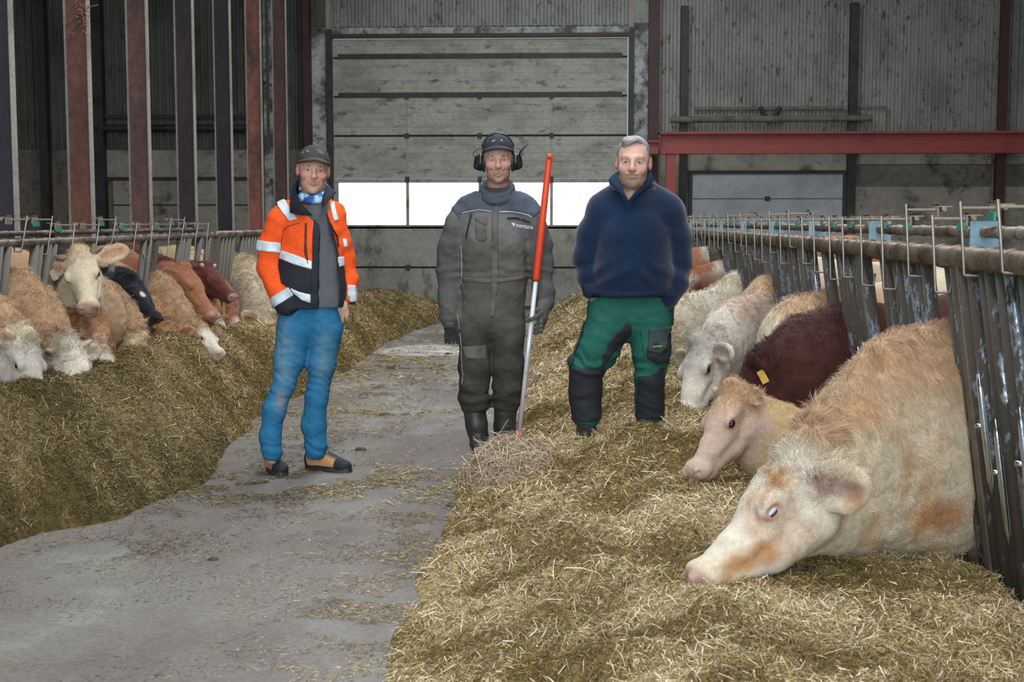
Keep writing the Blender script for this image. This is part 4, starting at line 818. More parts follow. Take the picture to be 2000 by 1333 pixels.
M['glove_dark'] = grimy('dark_work_glove', (0.025, 0.024, 0.024), (0.045, 0.042, 0.038), scale=12, rough=0.9, fine=(90, 0.25))
M['tooth'] = flat('tooth', (0.75, 0.70, 0.62), rough=0.3, var=0.02)
M['hair_g'] = attr_mat('short_grey_hair', rough=0.7, nscale=220, var=0.35, bstr=0.4, spec=0.3)
M['tan_leather'] = grimy('tan_nubuck', (0.50, 0.27, 0.11), (0.36, 0.19, 0.08), scale=12, rough=0.8, fine=(60, 0.12))
M['orange_plastic'] = flat('red_orange_plastic', (0.78, 0.065, 0.020), rough=0.4, var=0.04)
M['alu'] = flat('white_aluminium_tube', (0.70, 0.72, 0.76), rough=0.3, metal=0.2, var=0.05)
M['white_print'] = flat('white_print', (0.62, 0.63, 0.66), rough=0.7, var=0.05)
M['piping'] = flat('pale_piping', (0.42, 0.44, 0.50), rough=0.6, var=0.05)
M['eyeball'] = attr_mat('eyeball', rough=0.15, nscale=10, var=0.0, spec=0.5)
M['gaiter'] = None
def polysd(X, Z, P):
    """signed distance in the upright plane to polygon P"""
    P = np.array(P, float); d = np.full(np.broadcast(X, Z).shape, 1e9); s = np.ones(d.shape); n = len(P)
    for i in range(n):
        a = P[i]; b = P[i - 1]; ex, ez = b - a; wx_, wz_ = X - a[0], Z - a[1]; t = np.clip((wx_ * ex + wz_ * ez) / (ex * ex + ez * ez + 1e-12), 0, 1)
        bx_, bz_ = wx_ - ex * t, wz_ - ez * t; d = np.minimum(d, bx_ * bx_ + bz_ * bz_)
        c1 = Z >= a[1]; c2 = Z < b[1]; c3 = ex * wz_ > ez * wx_; s = np.where((c1 & c2 & c3) | (~c1 & ~c2 & ~c3), -s, s)
    return s * np.sqrt(d)
class Fig:
    def __init__(s, D): s.D = D; s.sc = F / D
    def p(s, px, py, dy=0.0):
        return W(px, py, s.D) + np.array([0, dy, 0])     # landmark of the figure's own plane, pushed dy forward or back
    def r(s, px): return px / s.sc
    def grid(s, x0, x1, y0, y1, d0, d1, res):
        a = s.p(x0, y1); b = s.p(x1, y0); return SDF(np.arange(a[0], b[0], res), np.arange(s.D + d0, s.D + d1, res), np.arange(max(a[2], 0.0), b[2], res))
    def poly(s, pts, ox=0, oy=0, k=1.0): return [(lambda q: (q[0], q[2]))(s.p(ox + x / k, oy + y / k)) for x, y in pts]
    def line(s, pts, w, ox=0, oy=0, k=1.0):
        """polygon of a stripe w pixels wide along pts"""
        P = np.array(pts, float) / k + (ox, oy); T = np.gradient(P, axis=0); T /= np.linalg.norm(T, axis=1)[:, None]; Nn = np.stack([-T[:, 1], T[:, 0]], 1) * w / 2
        return s.poly(list(P + Nn) + list((P - Nn)[::-1]))
def piece(name, g, poly, mat, parent, off=0.004, front=None, back=None, depth=None, col_=None, relaxn=1, res=None):
    """a panel, band or pocket lying on garment g inside the outline poly"""
    P = np.array(poly); m = 0.03
    r = g.sub((P[:, 0].min() - m, -99, P[:, 1].min() - m), (P[:, 0].max() + m, 99, P[:, 1].max() + m))
    if r is None: return None
    sl, X, Y, Z = r; Fg = g.F[sl]; xs, ys, zs = g.x[sl[0]], g.y[sl[1]], g.z[sl[2]]
    if res:      # finer sampling of thin trims
        nx = np.arange(xs[0], xs[-1], res); nz = np.arange(zs[0], zs[-1], res)
        ix = np.clip((nx - xs[0]) / (xs[1] - xs[0]), 0, len(xs) - 1.001); iz = np.clip((nz - zs[0]) / (zs[1] - zs[0]), 0, len(zs) - 1.001); i0 = ix.astype(int); k0 = iz.astype(int); fx = (ix - i0)[:, None, None]; fz = (iz - k0)[None, None, :]
        A = Fg[i0] * (1 - fx) + Fg[i0 + 1] * fx; Fg = A[:, :, k0] * (1 - fz) + A[:, :, k0 + 1] * fz; xs, zs = nx, nz; X = xs[:, None, None]; Z = zs[None, None, :]
    pd = polysd(xs[:, None], zs[None, :], poly)[:, None, :]
    f = np.maximum(Fg - off, pd)
    if front is not None: f = np.maximum(f, ys[None, :, None] - front)
    if back is not None: f = np.maximum(f, back - ys[None, :, None])
    if depth: f = np.maximum(f, -(Fg + depth))
    g2 = SDF(xs, ys, zs); V, q = g2.mesh(f.astype(np.float32))
    if not len(q): return None
    V = relax(V, q, relaxn, 0.4)
    return mesh_np(name, V, [q], mat, parent, cols=col_(V) if col_ else None)
def surf_y(g, x, z):
    i = np.searchsorted(g.x, x); k = np.searchsorted(g.z, z); c = g.F[i, :, k]; j = np.argmax(c < 0); return g.y[j]
def gm(g, name, mat, parent, colf=None, rl=1):
    V, q = g.mesh(); V = relax(V, q, rl, 0.4); return mesh_np(name, V, [q], mat, parent, cols=colf(V) if colf else None)
class Head:
    def __init__(s, c, turn=0, tilt=0, roll=0, k=1.0):
        s.c = np.array(c, float); s.k = k; s.A = np.array(Matrix.Rotation(turn, 3, 'Z') @ Matrix.Rotation(roll, 3, 'Y') @ Matrix.Rotation(tilt, 3, 'X'))
    def P(s, x, y, z): return s.c + s.k * (s.A @ np.array([x, y, z]))
    def loc(s, V): return (V - s.c) @ s.A / s.k
    def ell(s, g, c, r, k=0.01, mode='add'): g.ell(s.P(*c), np.array(r) * s.k, s.A.T, k * s.k, mode)
    def cap(s, g, a, b, ra, rb, k=0.008, mode='add'): g.cap(s.P(*a), s.P(*b), ra * s.k, rb * s.k, k * s.k, mode)
def head_sdf(g, h, wide=1.0, smile=0.0, open_=0.0, jowl=0.0, neck_to=None, neck_r=0.058):
    h.ell(g, (0, .008, .035), (.076 * wide, .094, .086), .02); h.ell(g, (0, -.028, -.018), (.064 * wide, .066, .085), .03)
    h.ell(g, (0, -.035, -.070), (.056 * wide + jowl, .054, .046), .025); h.ell(g, (0, -.078, -.098), (.024, .017, .018), .02)
    if jowl: h.ell(g, (0, -.03, -.095), (.05 * wide, .05, .035), .03)
    for b in (-1, 1):
        h.ell(g, (b * .041 * wide, -.064, -.026 + .005 * smile), (.024, .022 + .005 * smile, .022), .018)
        h.cap(g, (b * .016, -.090, .027), (b * .040, -.080, .029), .0085, .0065, .022)
        h.ell(g, (b * .031, -.102, .007), (.0165, .0125, .0075), .012, 'cut')
        h.cap(g, (b * .019, -.0885, .0115), (b * .044, -.082, .009), .0042, .0040, .004)   # upper lid
        h.cap(g, (b * .020, -.0885, -.0005 + .003 * smile), (b * .043, -.083, .001 + .003 * smile), .0038, .0038, .005)   # lower lid
        h.ell(g, (b * .0115, -.104, -.030), (.0095, .010, .0080), .006); h.ell(g, (b * .007, -.111, -.0375), (.004, .004, .003), .003, 'cut')
        h.cap(g, (b * .018, -.098, -.032), (b * (.034 + .006 * smile), -.084, -.060), .0020 + .0012 * smile, .0016, .007, 'cut')    # nose-mouth fold
        h.ell(g, (b * .078 * wide, .014, .000), (.011, .021, .033), .008); h.ell(g, (b * .087 * wide, .006, .003), (.007, .011, .019), .006, 'cut')
    h.cap(g, (0, -.094, .014), (0, -.115, -.022), .0080, .0115, .014); h.ell(g, (0, -.114, -.027), (.0125, .011, .0095), .008)
    zc = -.058; up = .010 * smile; lw = .023 + .004 * smile; lr = .0042 - .0010 * smile
    for b in (-1, 1):
        h.cap(g, (b * lw, -.090, zc + .004 + up * .6), (0, -.098, zc + .0040), .0030, lr, .007)
        h.cap(g, (b * lw * .85, -.090, zc - .005 - open_ * .004 + up * .5), (0, -.097, zc - .0085 - open_ * .010), .0032, .0050, .008)
    w = .027 + .006 * smile
    for a, b in (((-w, -.085, zc + up), (-.011, -.102, zc)), ((-.011, -.102, zc), (.011, -.102, zc)), ((.011, -.102, zc), (w, -.085, zc + up))):
        h.cap(g, a, b, .0018 + .0034 * open_, .0020 + .0042 * open_, .004, 'cut')
        if open_: h.cap(g, (a[0], a[1] + .007, a[2] - .001), (b[0], b[1] + .007, b[2] - .001), .0050, .0062, .003, 'cut')
    if neck_to is not None: g.cap(h.P(0, .02, -.07), neck_to, neck_r * h.k, neck_r * h.k * 1.06, 0.03)
    g.warp(lambda x, y, z: 0.0006 * fbm(x * 60, y * 60, z * 60, 2))
def skin_cols(h, base=(0.55, 0.33, 0.26), red=(0.58, 0.235, 0.19), beard=None, brow=(0.22, 0.14, 0.10), stub=0.0, lipc=(0.42, 0.16, 0.13), stubc=(0.20, 0.12, 0.09)):
    def f(V):
        L = h.loc(V); x, y, z = L.T; n = fbm(V[:, 0] * 60, V[:, 1] * 60, V[:, 2] * 60, 2); C = np.tile(base, (len(V), 1)).astype(float)
        def m(w, c):
            nonlocal C; w = np.clip(w, 0, 1)[:, None]; C = C * (1 - w) + np.array(c) * w
        def bl(c, r): return 1 - sm(0.5, 1.2, np.sqrt((((L - np.array(c)) / np.array(r)) ** 2).sum(1)))
        m(0.55 * bl((0, -.115, -.025), (.018, .03, .02)), red)
        for b in (-1, 1):
            m(0.55 * bl((b * .042, -.085, -.025), (.026, .05, .022)), red); m(0.6 * bl((b * .082, .01, 0), (.02, .03, .04)), red); m(.30 * bl((b * .031, -.09, .004), (.02, .03, .014)), (0.36, 0.16, 0.13))
            m(0.75 * bl((b * .029, -.095, .0285), (.018, .03, .0055)) * (1 + n), brow)
        fr = sm(.02, -.03, y)
        m(0.8 * bl((0, -.10, -.060), (.026, .03, .012)), lipc)
        jaw = sm(-.035, -.055, z - 0.35 * np.maximum(np.abs(x) - .03, 0)) * sm(.05, .0, y) * (1 - bl((0, -.10, -.060), (.024, .03, .010)))
        mst = bl((0, -.105, -.046), (.028, .03, .010))
        if stub: m(stub * np.maximum(jaw, mst * .8) * (1 + .5 * n), stubc)
        if beard is not None: m(np.maximum(jaw * sm(-.030, -.060, z), mst * .55) * (.9 + .5 * n), beard)
        return np.clip(C * (1 + .07 * n)[:, None], 0, 1)
    return f
def eyes_of(h, parent, iris=(0.05, 0.07, 0.09), squint=1.0):
    A, B_ = np.meshgrid(np.linspace(0, 2 * math.pi, 25)[:-1], np.linspace(-1.57, 1.57, 17)); sp = np.stack([np.cos(A) * np.cos(B_), -np.sin(B_), np.sin(A) * np.cos(B_)], -1).reshape(-1, 3)
    rq = np.array([(i * 24 + j, (i + 1) * 24 + j, (i + 1) * 24 + (j + 1) % 24, i * 24 + (j + 1) % 24) for i in range(16) for j in range(24)])
    for b in (-1, 1):
        V = np.array([h.P(b * .031 + p[0] * .0120, -.0800 + p[1] * .0125, .0060 + p[2] * .0090 * squint) for p in sp]); r = np.hypot(sp[:, 0], sp[:, 2]); fr = sp[:, 1] < 0
        C = np.where((fr & (r < .60))[:, None], iris, (0.34, 0.27, 0.25)); C = np.where((fr & (r < .30))[:, None], (0.01, .01, .01), C)
        mesh_np('eye', V, [rq], M['eyeball'], parent, cols=C)
def fingers(g, base, d, n, lat, curls, lens=(.072, .080, .076, .060), r=.0098, sp=.0215):
    """four separate fingers: base of the row, direction, palm normal, spread axis"""
    for i in range(4):
        p = base + lat * sp * (i - 1.5); dd = unit(d + lat * 0.05 * (i - 1.5)); c = curls[i] if np.ndim(curls) else curls
        for j, fr in enumerate((.44, .32, .24)):
            q_ = p + dd * lens[i] * fr; g.cap(p, q_, r * (1 - .08 * j), r * (.94 - .08 * j), .004); p = q_; th = c * (1, .9, .7)[j]; dd = unit(dd * math.cos(th) + n * math.sin(th))
def chain_on(g, pts, rs, k=.03, **kw): g.chain(pts, rs, k, **kw)
def boot_shoe(parent, heel, toe, z0=0.0, w=.047):
    heel = np.array([heel[0], heel[1], z0]); toe = np.array([toe[0], toe[1], z0]); f = unit(toe - heel); Ln = np.linalg.norm(toe - heel); l = np.array([-f[1], f[0], 0]); up = np.array([0, 0, 1.0]); ax = (f, l, up)
    lo = np.minimum(heel, toe) - .12; hi = np.maximum(heel, toe) + .12
    g = SDF(np.arange(lo[0], hi[0], .004), np.arange(lo[1], hi[1], .004), np.arange(z0 - .004, z0 + .20, .004))
    g.ell(heel + f * .045 + up * .055, (.050, w * .86, .060), ax, .02); g.ell(heel + f * Ln * .5 + up * .045, (Ln * .32, w * .92, .052), ax, .03); g.ell(toe - f * .075 + up * .036, (.078, w * 1.08, .040), ax, .02)
    g.cap(heel + f * .05 + up * .06, heel + f * .055 + up * .15, .046, .046, .03); g.cap(heel + f * .07 + up * .12, toe - f * .12 + up * .06, .034, .030, .03)
    def colr(V):
        t = (V - heel) @ f / Ln; z = V[:, 2] - z0; C = np.tile((0.46, 0.245, 0.10), (len(V), 1)); n = fbm(V[:, 0] * 40, V[:, 1] * 40, V[:, 2] * 40, 2)
        dk = np.maximum.reduce([sm(.70, .73, t + .25 * (.07 - z)), sm(.035, .030, z + .0 * t), sm(.10, .07, t - .9 * (.075 - z) * (z < .075)), sm(-.012, .012, z - (.155 - .11 * t) + .0 * t) * sm(.18, .22, t)])
        return C * (1 - dk)[:, None] * (1 + .12 * n)[:, None] + np.array((.016, .017, .024)) * dk[:, None]
    V, q = g.mesh(); V = relax(V, q, 1, .4); V[:, 2] = np.maximum(V[:, 2], z0 + .001); o = mesh_np('boot', V, [q], M['boot'], parent, cols=colr(V))
    def sole(qb):
        a = np.linspace(0, 2 * math.pi, 37)[:-1]; out = []
        for t in a:
            c, s_ = math.cos(t), math.sin(t); x = Ln / 2 + c * (Ln / 2 + .006); wd = w * (1.08 if c > 0 else .95); y = math.copysign(abs(s_) ** .7, s_) * wd; out.append(heel + f * x + l * y)
        V = [p + up * z for z in (0.0, .026) for p in out]; n = 36; qb.add(V + [heel + f * Ln / 2, heel + f * Ln / 2 + up * .026], [(i, (i + 1) % n, n + (i + 1) % n, n + i) for i in range(n)], [(2 * n, (i + 1) % n, i) for i in range(n)] + [(2 * n + 1, n + i, n + (i + 1) % n) for i in range(n)])
    part('sole', M['rubber'], o, sole); return o, f, l, heel, Ln
M['boot'] = attr_mat('tan_and_black_boot_leather', rough=0.7, nscale=60, var=0.10, bstr=.2)
# ------------------------------------------------------------------ man in the orange jacket
A = Fig(7.50); p = A.p
LS, LE, LW = p(546, 432), p(524, 524, .02), p(560, 588, -.06); RS, RE, RW = p(652, 426, .03), p(671, 505, .09), p(680, 580, .06)
hA = Head(p(612, 334, -.005), math.radians(14), math.radians(4), math.radians(4), 1.09)
gb = SDF(axis(p(500, 0)[0], p(700, 0)[0], hA.c[0] - .11, hA.c[0] + .11, .0034, .012), axis(7.2, 7.85, 7.34, 7.66, .0034, .012), axis(.02, 1.95, hA.c[2] - .15, 1.95, .0034, .014))
head_sdf(gb, hA, 1.0, smile=1.0, neck_to=p(611, 405, .03))
gb.chain([p(608, 425, .03), p(606, 500, .03), p(605, 600, .03)], [.10, .12, .12], .06, n=(0, 1, 0), sq=.7); gb.cap(LS, RS, .05, .05, .04)
gb.chain([LS, LE, LW], [.05, .04, .03], .03); gb.chain([RS, RE, RW], [.045, .038, .03], .03)
for hnd, s_ in ((p(580, 606, -.02), 1), (p(667, 600, .02), -1)):
    gb.ell(hnd, (.036, .020, .045), k=.02); fingers(gb, hnd + (0, 0, -.03), unit((s_ * .25, 0, -1)), np.array((0, 1.0, 0)), np.array((1.0, 0, 0)), .25, r=.0095); gb.cap(hnd, hnd + (s_ * .045, -.01, -.03), .013, .010, .01)
LH, LK, LA = p(574, 645, .0), p(556, 762, -.05), p(536, 893, -.06); RH, RK, RA = p(636, 645, .02), p(620, 762, .03), p(611, 893, .08)
gb.chain([LH, p(558, 752, -.05), p(539, 797, -.05), p(532, 850, -.05), LA], [.075, .040, .040, .035, .035], .02); gb.chain([RH, p(617, 770, .04), p(609, 835, .06), RA], [.06, .040, .040, .033], .02)
pa = gm(gb, 'person', M['skin'], None, skin_cols(hA, base=(0.60, 0.35, 0.27), stub=.25))
tag(pa, 'man in an orange reflective work jacket, blue jeans and dark cap, hands in pockets', 'person', kind='thing'); eyes_of(hA, pa, iris=(.035, .04, .045), squint=.6)
def dark(c, amp=.15, s1=7):
    def f(V): n = fbm(V[:, 0] * s1, V[:, 1] * s1, V[:, 2] * s1, 3); return np.clip(np.array(c) * (1 + amp * n * 2)[:, None], 0, 1)
    return f
# jeans
g = A.grid(495, 690, 590, 902, -.22, .28, .0058)
g.ell(p(603, 622, .03), (.172, .125, .13), k=.05); g.cap(p(604, 596, .03), p(604, 612, .03), .17, .17, .03, n=(0, 1, 0), sq=.68)
g.chain([LH, p(567, 702, -.02), p(557, 752, -.05), p(539, 797, -.05), p(532, 850, -.05), p(535, 880, -.055)], [.104, .086, .061, .064, .058, .062], .035)
g.chain([RH, p(626, 715, .03), p(616, 775, .04), p(609, 835, .06), p(612, 870, .075), p(611, 885, .08)], [.098, .077, .064, .069, .060, .062], .035)
g.warp(lambda x, y, z: .0052 * fbm(x * 10 + z * 4, y * 10, z * 16, 4) + .0030 * (1 - 2 * np.abs(fbm(x * 9, y * 9, z * 24 + x * 18, 2))) + .0030 * np.sin(z * 120 + x * 40 + 7 * fbm(x * 9, y * 9, z * 7, 2)) * (sm(.28, .10, z) + sm(.12, .02, np.abs(z - .52))))
def denim(V):
    x, z = V[:, 0], V[:, 2]; n = fbm(x * 18, V[:, 1] * 18, z * 40, 3); C = np.tile((0.022, 0.150, 0.300), (len(V), 1))
    fd = np.maximum(np.exp(-(((x - p(560, 690)[0]) / .06) ** 2 + ((z - p(560, 690)[2]) / .20) ** 2)), .9 * np.exp(-(((x - p(636, 690)[0]) / .05) ** 2 + ((z - p(636, 700)[2]) / .16) ** 2))) * sm(.05, -.05, V[:, 1] - 7.5)
    fd = np.clip(fd * (.75 + .5 * n) + .10 * n, 0, 1)[:, None]; C = C * (1 - fd) + np.array((0.13, 0.235, 0.30)) * fd
    kn = np.exp(-(((x - p(556, 778)[0]) / .03) ** 2 + ((z - p(556, 778)[2]) / .06) ** 2))[:, None] * .5; C = C * (1 - kn) + np.array((.33, .32, .32)) * kn
    return np.clip(C * (1 + .15 * n)[:, None], 0, 1)
jn = gm(g, 'jeans', M['denim'], pa, denim); gj = g
M['stitch'] = flat('pale_stitching', (0.10, 0.22, 0.32), rough=.9); M['denim_d'] = flat('dark_denim', (0.012, 0.06, 0.13), rough=.9)
piece('seam', g, A.line([(557, 618), (557, 660), (556, 700)], 1.3), M['denim_d'], jn, .0025, front=7.47, depth=.004, res=.003)
piece('fly_seam', g, A.line([(637, 601), (636, 618), (628, 636)], 1.4), M['stitch'], jn, .0025, front=7.5, depth=.004, res=.003)
piece('seam', g, A.line([(606, 700), (607, 780), (604, 830), (609, 890)], 1.2), M['denim_d'], jn, .0025, front=7.62, depth=.004, res=.003)
piece('pocket_edge', g, A.line([(585, 618), (604, 602)], 1.6), M['denim_d'], jn, .0025, front=7.5, depth=.004, res=.003)
# sweater under the jacket
g = A.grid(540, 690, 388, 602, -.2, .25, .0058)
g.ell(p(612, 455, .03), (.138, .128, .17), k=.05); g.cap(p(615, 500, .03), p(622, 590, .03), .138, .138, .05, n=(0, 1, 0), sq=.93); g.F = np.maximum(g.F, (p(600, 600)[2] - g.z)[None, None, :]).astype(np.float32); g.cap(p(613, 400, .03), p(613, 420, .03), .085, .11, .04)
g.warp(lambda x, y, z: .006 * fbm(x * 8, y * 8, z * 8, 3)); sw = gm(g, 'sweater', M['knit'], pa, dark((.098, .108, .118), .1)); 
# neck gaiter
m, nt, b = new_mat('blue_patterned_gaiter'); M['gaiter'] = m; f = noise(nt, 16, 2, .5); nt.links.new(ramp(nt, f, [(.44, (0.01, 0.06, 0.26)), (.47, (0.02, 0.22, 0.55)), (.53, (0.10, 0.42, 0.75)), (.56, (0.55, 0.70, 0.80))]), b.inputs['Base Color'])
g = A.grid(560, 665, 350, 412, -.16, .2, .0045)
for i in range(24):
    a0, a1 = [2 * math.pi * (i + j) / 24 for j in (0, 1)]
    def rp(a, e=0): return p(611, 372, .022) + np.array([.082 * math.cos(a), .084 * math.sin(a), .036 * math.sin(a) - .006])
    g.cap(rp(a0), rp(a1), .017, .017, .01); g.cap(rp(a0) + (0, 0, -.02), rp(a1) + (0, 0, -.02), .016, .016, .01)
g.warp(lambda x, y, z: .004 * fbm(x * 12, y * 12, z * 50, 2)); gm(g, 'neck_gaiter', m, pa)
# jacket
g = A.grid(490, 700, 380, 625, -.28, .34, .0052)
g.ell(p(603, 452, .03), (.188, .140, .175), k=.06); g.chain([p(604, 500, .03), p(605, 560, .03), p(606, 610, .03)], [.190, .186, .184], .05, n=(0, 1, 0), sq=.82); g.F = np.maximum(g.F, (p(600, 598)[2] - g.z)[None, None, :]).astype(np.float32)
g.cap(p(556, 413, .03), p(652, 412, .04), .062, .055, .06); g.cap(p(611, 396, .05), p(611, 412, .05), .085, .10, .04)
g.chain([LS, p(528, 480, .02), LE, p(545, 562, -.02), p(564, 592, -.07)], [.076, .072, .064, .060, .062], .035)
g.chain([RS, p(664, 470, .06), RE, p(679, 548, .09), p(682, 584, .07)], [.062, .052, .047, .042, .036], .03)
topF = g.F.copy()
# the open front
op = A.poly([(622, 392), (600, 384), (611, 420), (627, 440), (627, 480), (624, 610), (664, 612), (668, 570), (663, 500), (652, 455), (642, 420), (640, 395)])
pd = polysd(g.x[:, None], g.z[None, :], op)[:, None, :]; cut = np.maximum(pd, g.y[None, :, None] - 7.50); g.F = np.maximum(g.F, -cut).astype(np.float32)
g.warp(lambda x, y, z: .009 * fbm(x * 7, y * 7, z * 11, 3) + .004 * fbm(x * 16, y * 16, z * 16, 2))
ORG = (0.88, 0.105, 0.018)
jk = gm(g, 'jacket', M['cloth'], pa, dark(ORG, .05)); K = dict(ox=480, oy=260, k=3.703)
def jp(name, pts, mt, off=.005, front=7.52, back=None, **kw): return piece(name, g, A.poly(pts, **K), mt, jk, off, front=front, back=back, depth=.006, **kw)
jp('black_panel', [(250, 905), (512, 985), (510, 1262), (440, 1262), (330, 1110), (280, 1080), (246, 960)], M['black_cloth'], .005, 7.50)
jp('black_panel', [(682, 965), (706, 960), (752, 1140), (735, 1262), (690, 1262), (668, 1110)], M['black_cloth'], .005)
jp('placket', [(514, 600), (546, 560), (575, 612), (570, 800), (565, 1262), (503, 1262), (510, 900)], M['black_cloth'], .009)
jp('placket', [(540, 545), (588, 548), (640, 690), (682, 880), (712, 1100), (705, 1262), (630, 1262), (640, 1000), (610, 860), (560, 700)], M['black_cloth'], .007)
jp('reflective_band', [(212, 492), (262, 463), (405, 622), (338, 638)], M['reflect'], .009)
jp('reflective_band', [(610, 507), (636, 490), (682, 630), (650, 637)], M['reflect'], .009)
jp('reflective_band', [(276, 845), (400, 882), (512, 925), (512, 982), (390, 950), (258, 903)], M['reflect'], .009)
jp('reflective_band', [(675, 895), (712, 893), (714, 962), (684, 967)], M['reflect'], .009)
jp('reflective_band', [(350, 1108), (420, 1140), (505, 1160), (503, 1222), (440, 1200), (375, 1150)], M['reflect'], .010)
jp('sleeve_band', [(80, 772), (278, 795), (268, 867), (80, 848)], M['reflect'], .008, 9.0, None)
jp('sleeve_band', [(200, 1190), (340, 1105), (382, 1165), (222, 1262)], M['reflect'], .008, 9.0)
jp('sleeve_band', [(698, 760), (728, 768), (736, 826), (712, 828)], M['reflect'], .008, 9.0)
jp('sleeve_band', [(735, 1100), (785, 1105), (790, 1226), (748, 1228), (730, 1160)], M['reflect'], .008, 9.0)
piece('cuff', g, A.poly([(205, 1262), (222, 1250), (380, 1165), (440, 1240), (445, 1350), (225, 1350)], **K), M['black_cloth'], jk, .006, depth=.02)
piece('cuff', g, A.poly([(745, 1230), (790, 1226), (780, 1330), (700, 1330), (715, 1250)], **K), M['black_cloth'], jk, .006, depth=.02)
jp('pocket_zip', [(456, 650), (468, 650), (474, 860), (488, 940), (478, 942), (456, 868)], M['black_plastic'], .010, res=.003)
jp('pocket_zip', [(615, 640), (624, 638), (672, 745), (682, 822), (674, 824), (664, 750)], M['black_plastic'], .010, res=.003)
# pocket seam and collar flaps
jp('pocket_seam', [(290, 700), (330, 668), (420, 646), (422, 652), (334, 676), (298, 706), (270, 840), (264, 838)], flat('dark_orange_seam', (.45, .05, .015)), .007, res=.003)
def flap(name, pts, dys, mt, parent, th=.007):
    V = np.array([p(480 + x / 3.703, 260 + y / 3.703, d) for (x, y), d in zip(pts, dys)]); n = len(V); c = V.mean(0); B = np.vstack([V, c, V + (0, th, 0), c + (0, th, 0)])
    t = [(n, i, (i + 1) % n) for i in range(n)] + [(2 * n + 1, n + 1 + (i + 1) % n, n + 1 + i) for i in range(n)]; q = [(i, n + 1 + i, n + 1 + (i + 1) % n, (i + 1) % n) for i in range(n)]
    return MB().add(B, q, t).build(name, mt, parent, True)
flap('collar_flap', [(385, 328), (350, 400), (346, 500), (352, 578), (440, 596), (520, 600), (470, 550), (425, 490), (390, 430), (372, 395)], [-.02, -.06, -.105, -.125, -.145, -.150, -.135, -.120, -.09, -.06], M['black_cloth'], jk)
flap('collar_flap', [(582, 372), (625, 392), (672, 435), (640, 480), (605, 520), (585, 545), (575, 500), (580, 450), (584, 420)], [-.01, -.06, -.085, -.115, -.13, -.14, -.12, -.09, -.06], M['black_cloth'], jk)
part('drawcord', M['black_plastic'], jk, lambda q: q.tube([p(687, 610, .05), p(687, 622, .04), p(688, 630, .04)], .003, 6), True)
# cap with curved peak
def cap_of(h, parent, colr, mat, marks=None, peak=.055, pz=.070, drop=.017):
    lo = h.P(0, 0, .06) - .17; hi = h.P(0, 0, .06) + .17; g = SDF(np.arange(lo[0], hi[0], .0036), np.arange(lo[1], hi[1], .0036), np.arange(lo[2], hi[2], .0036))
    h.ell(g, (0, .006, .044), (.084, .102, .090), .01)
    X, Y, Z = np.meshgrid(g.x, g.y, g.z, indexing='ij'); Lc = h.loc(np.stack([X, Y, Z], -1).reshape(-1, 3)); lx, ly, lz = [Lc[:, i].reshape(X.shape) for i in range(3)]
    dome = np.maximum(g.F, (.030 + .034 * sm(.0, .085, -ly) - .006 * sm(.02, .09, ly) - lz) * h.k); dome = np.maximum(dome, -(g.F + .016))
    px_ = lx / .086; py_ = (ly + .045) / (peak + .055); rad = (np.sqrt(px_ ** 2 + py_ ** 2) - 1) * .07; zc = pz - drop * (lx / .066) ** 2 * 1.15 - drop * .55 * np.clip(-(ly + .08) / .06, 0, 1.2) ** 1.5
    pk = np.maximum(np.maximum(rad, np.abs(lz - zc) - .0042), ly + .030) * h.k; pk = np.maximum(pk, -(g.F + .004)); V, q = g.mesh(dome.astype(np.float32)); cp = mesh_np('cap', relax(V, q, 2, .4), [q], mat, parent, cols=dark(colr, .12)(V))
    V, q = g.mesh(pk.astype(np.float32)); mesh_np('peak', relax(V, q, 2, .4), [q], mat, cp, cols=dark(np.array(colr) * 1.15, .12)(V))
    g.F = dome.astype(np.float32); return cp, g
M['capcloth'] = attr_mat('grimy_cotton_cap', rough=.9, nscale=60, var=.2, bstr=.3)
cp, gc = cap_of(hA, pa, (.052, .047, .042), M['capcloth'])
mk = flat('worn_white_print', (.30, .29, .28)); K2 = dict(ox=560, oy=270, k=10.25)
for pts in ([(440, 262), (470, 255), (505, 268), (520, 278), (480, 285), (455, 292)], [(350, 320), (375, 285), (400, 275), (368, 330)], [(640, 238), (720, 262), (780, 300), (770, 305), (712, 275), (640, 250)], [(680, 285), (760, 308), (795, 330), (790, 338), (750, 320), (678, 296)]):
    piece('print', gc, A.poly(pts, **K2), mk, cp, .0018, front=hA.c[1], depth=.003, res=.0015)
# boots
oA, f, l, hl, Ln = boot_shoe(pa, (p(520, 930)[0], 7.60), (p(561, 930)[0], 7.41)); oB, f2, l2, hl2, Ln2 = boot_shoe(pa, (p(588, 930)[0], 7.66), (p(682, 930)[0], 7.55))
for o_, hh, ff, ll in ((oA, hl, f, l), (oB, hl2, f2, l2)): part('lace', M['white_print'], o_, lambda q: q.tube([hh + ff * .14 + ll * (-.012) + (0, 0, .118), hh + ff * .165 + ll * (-.015) + (0, 0, .100)], .0025, 6), True)
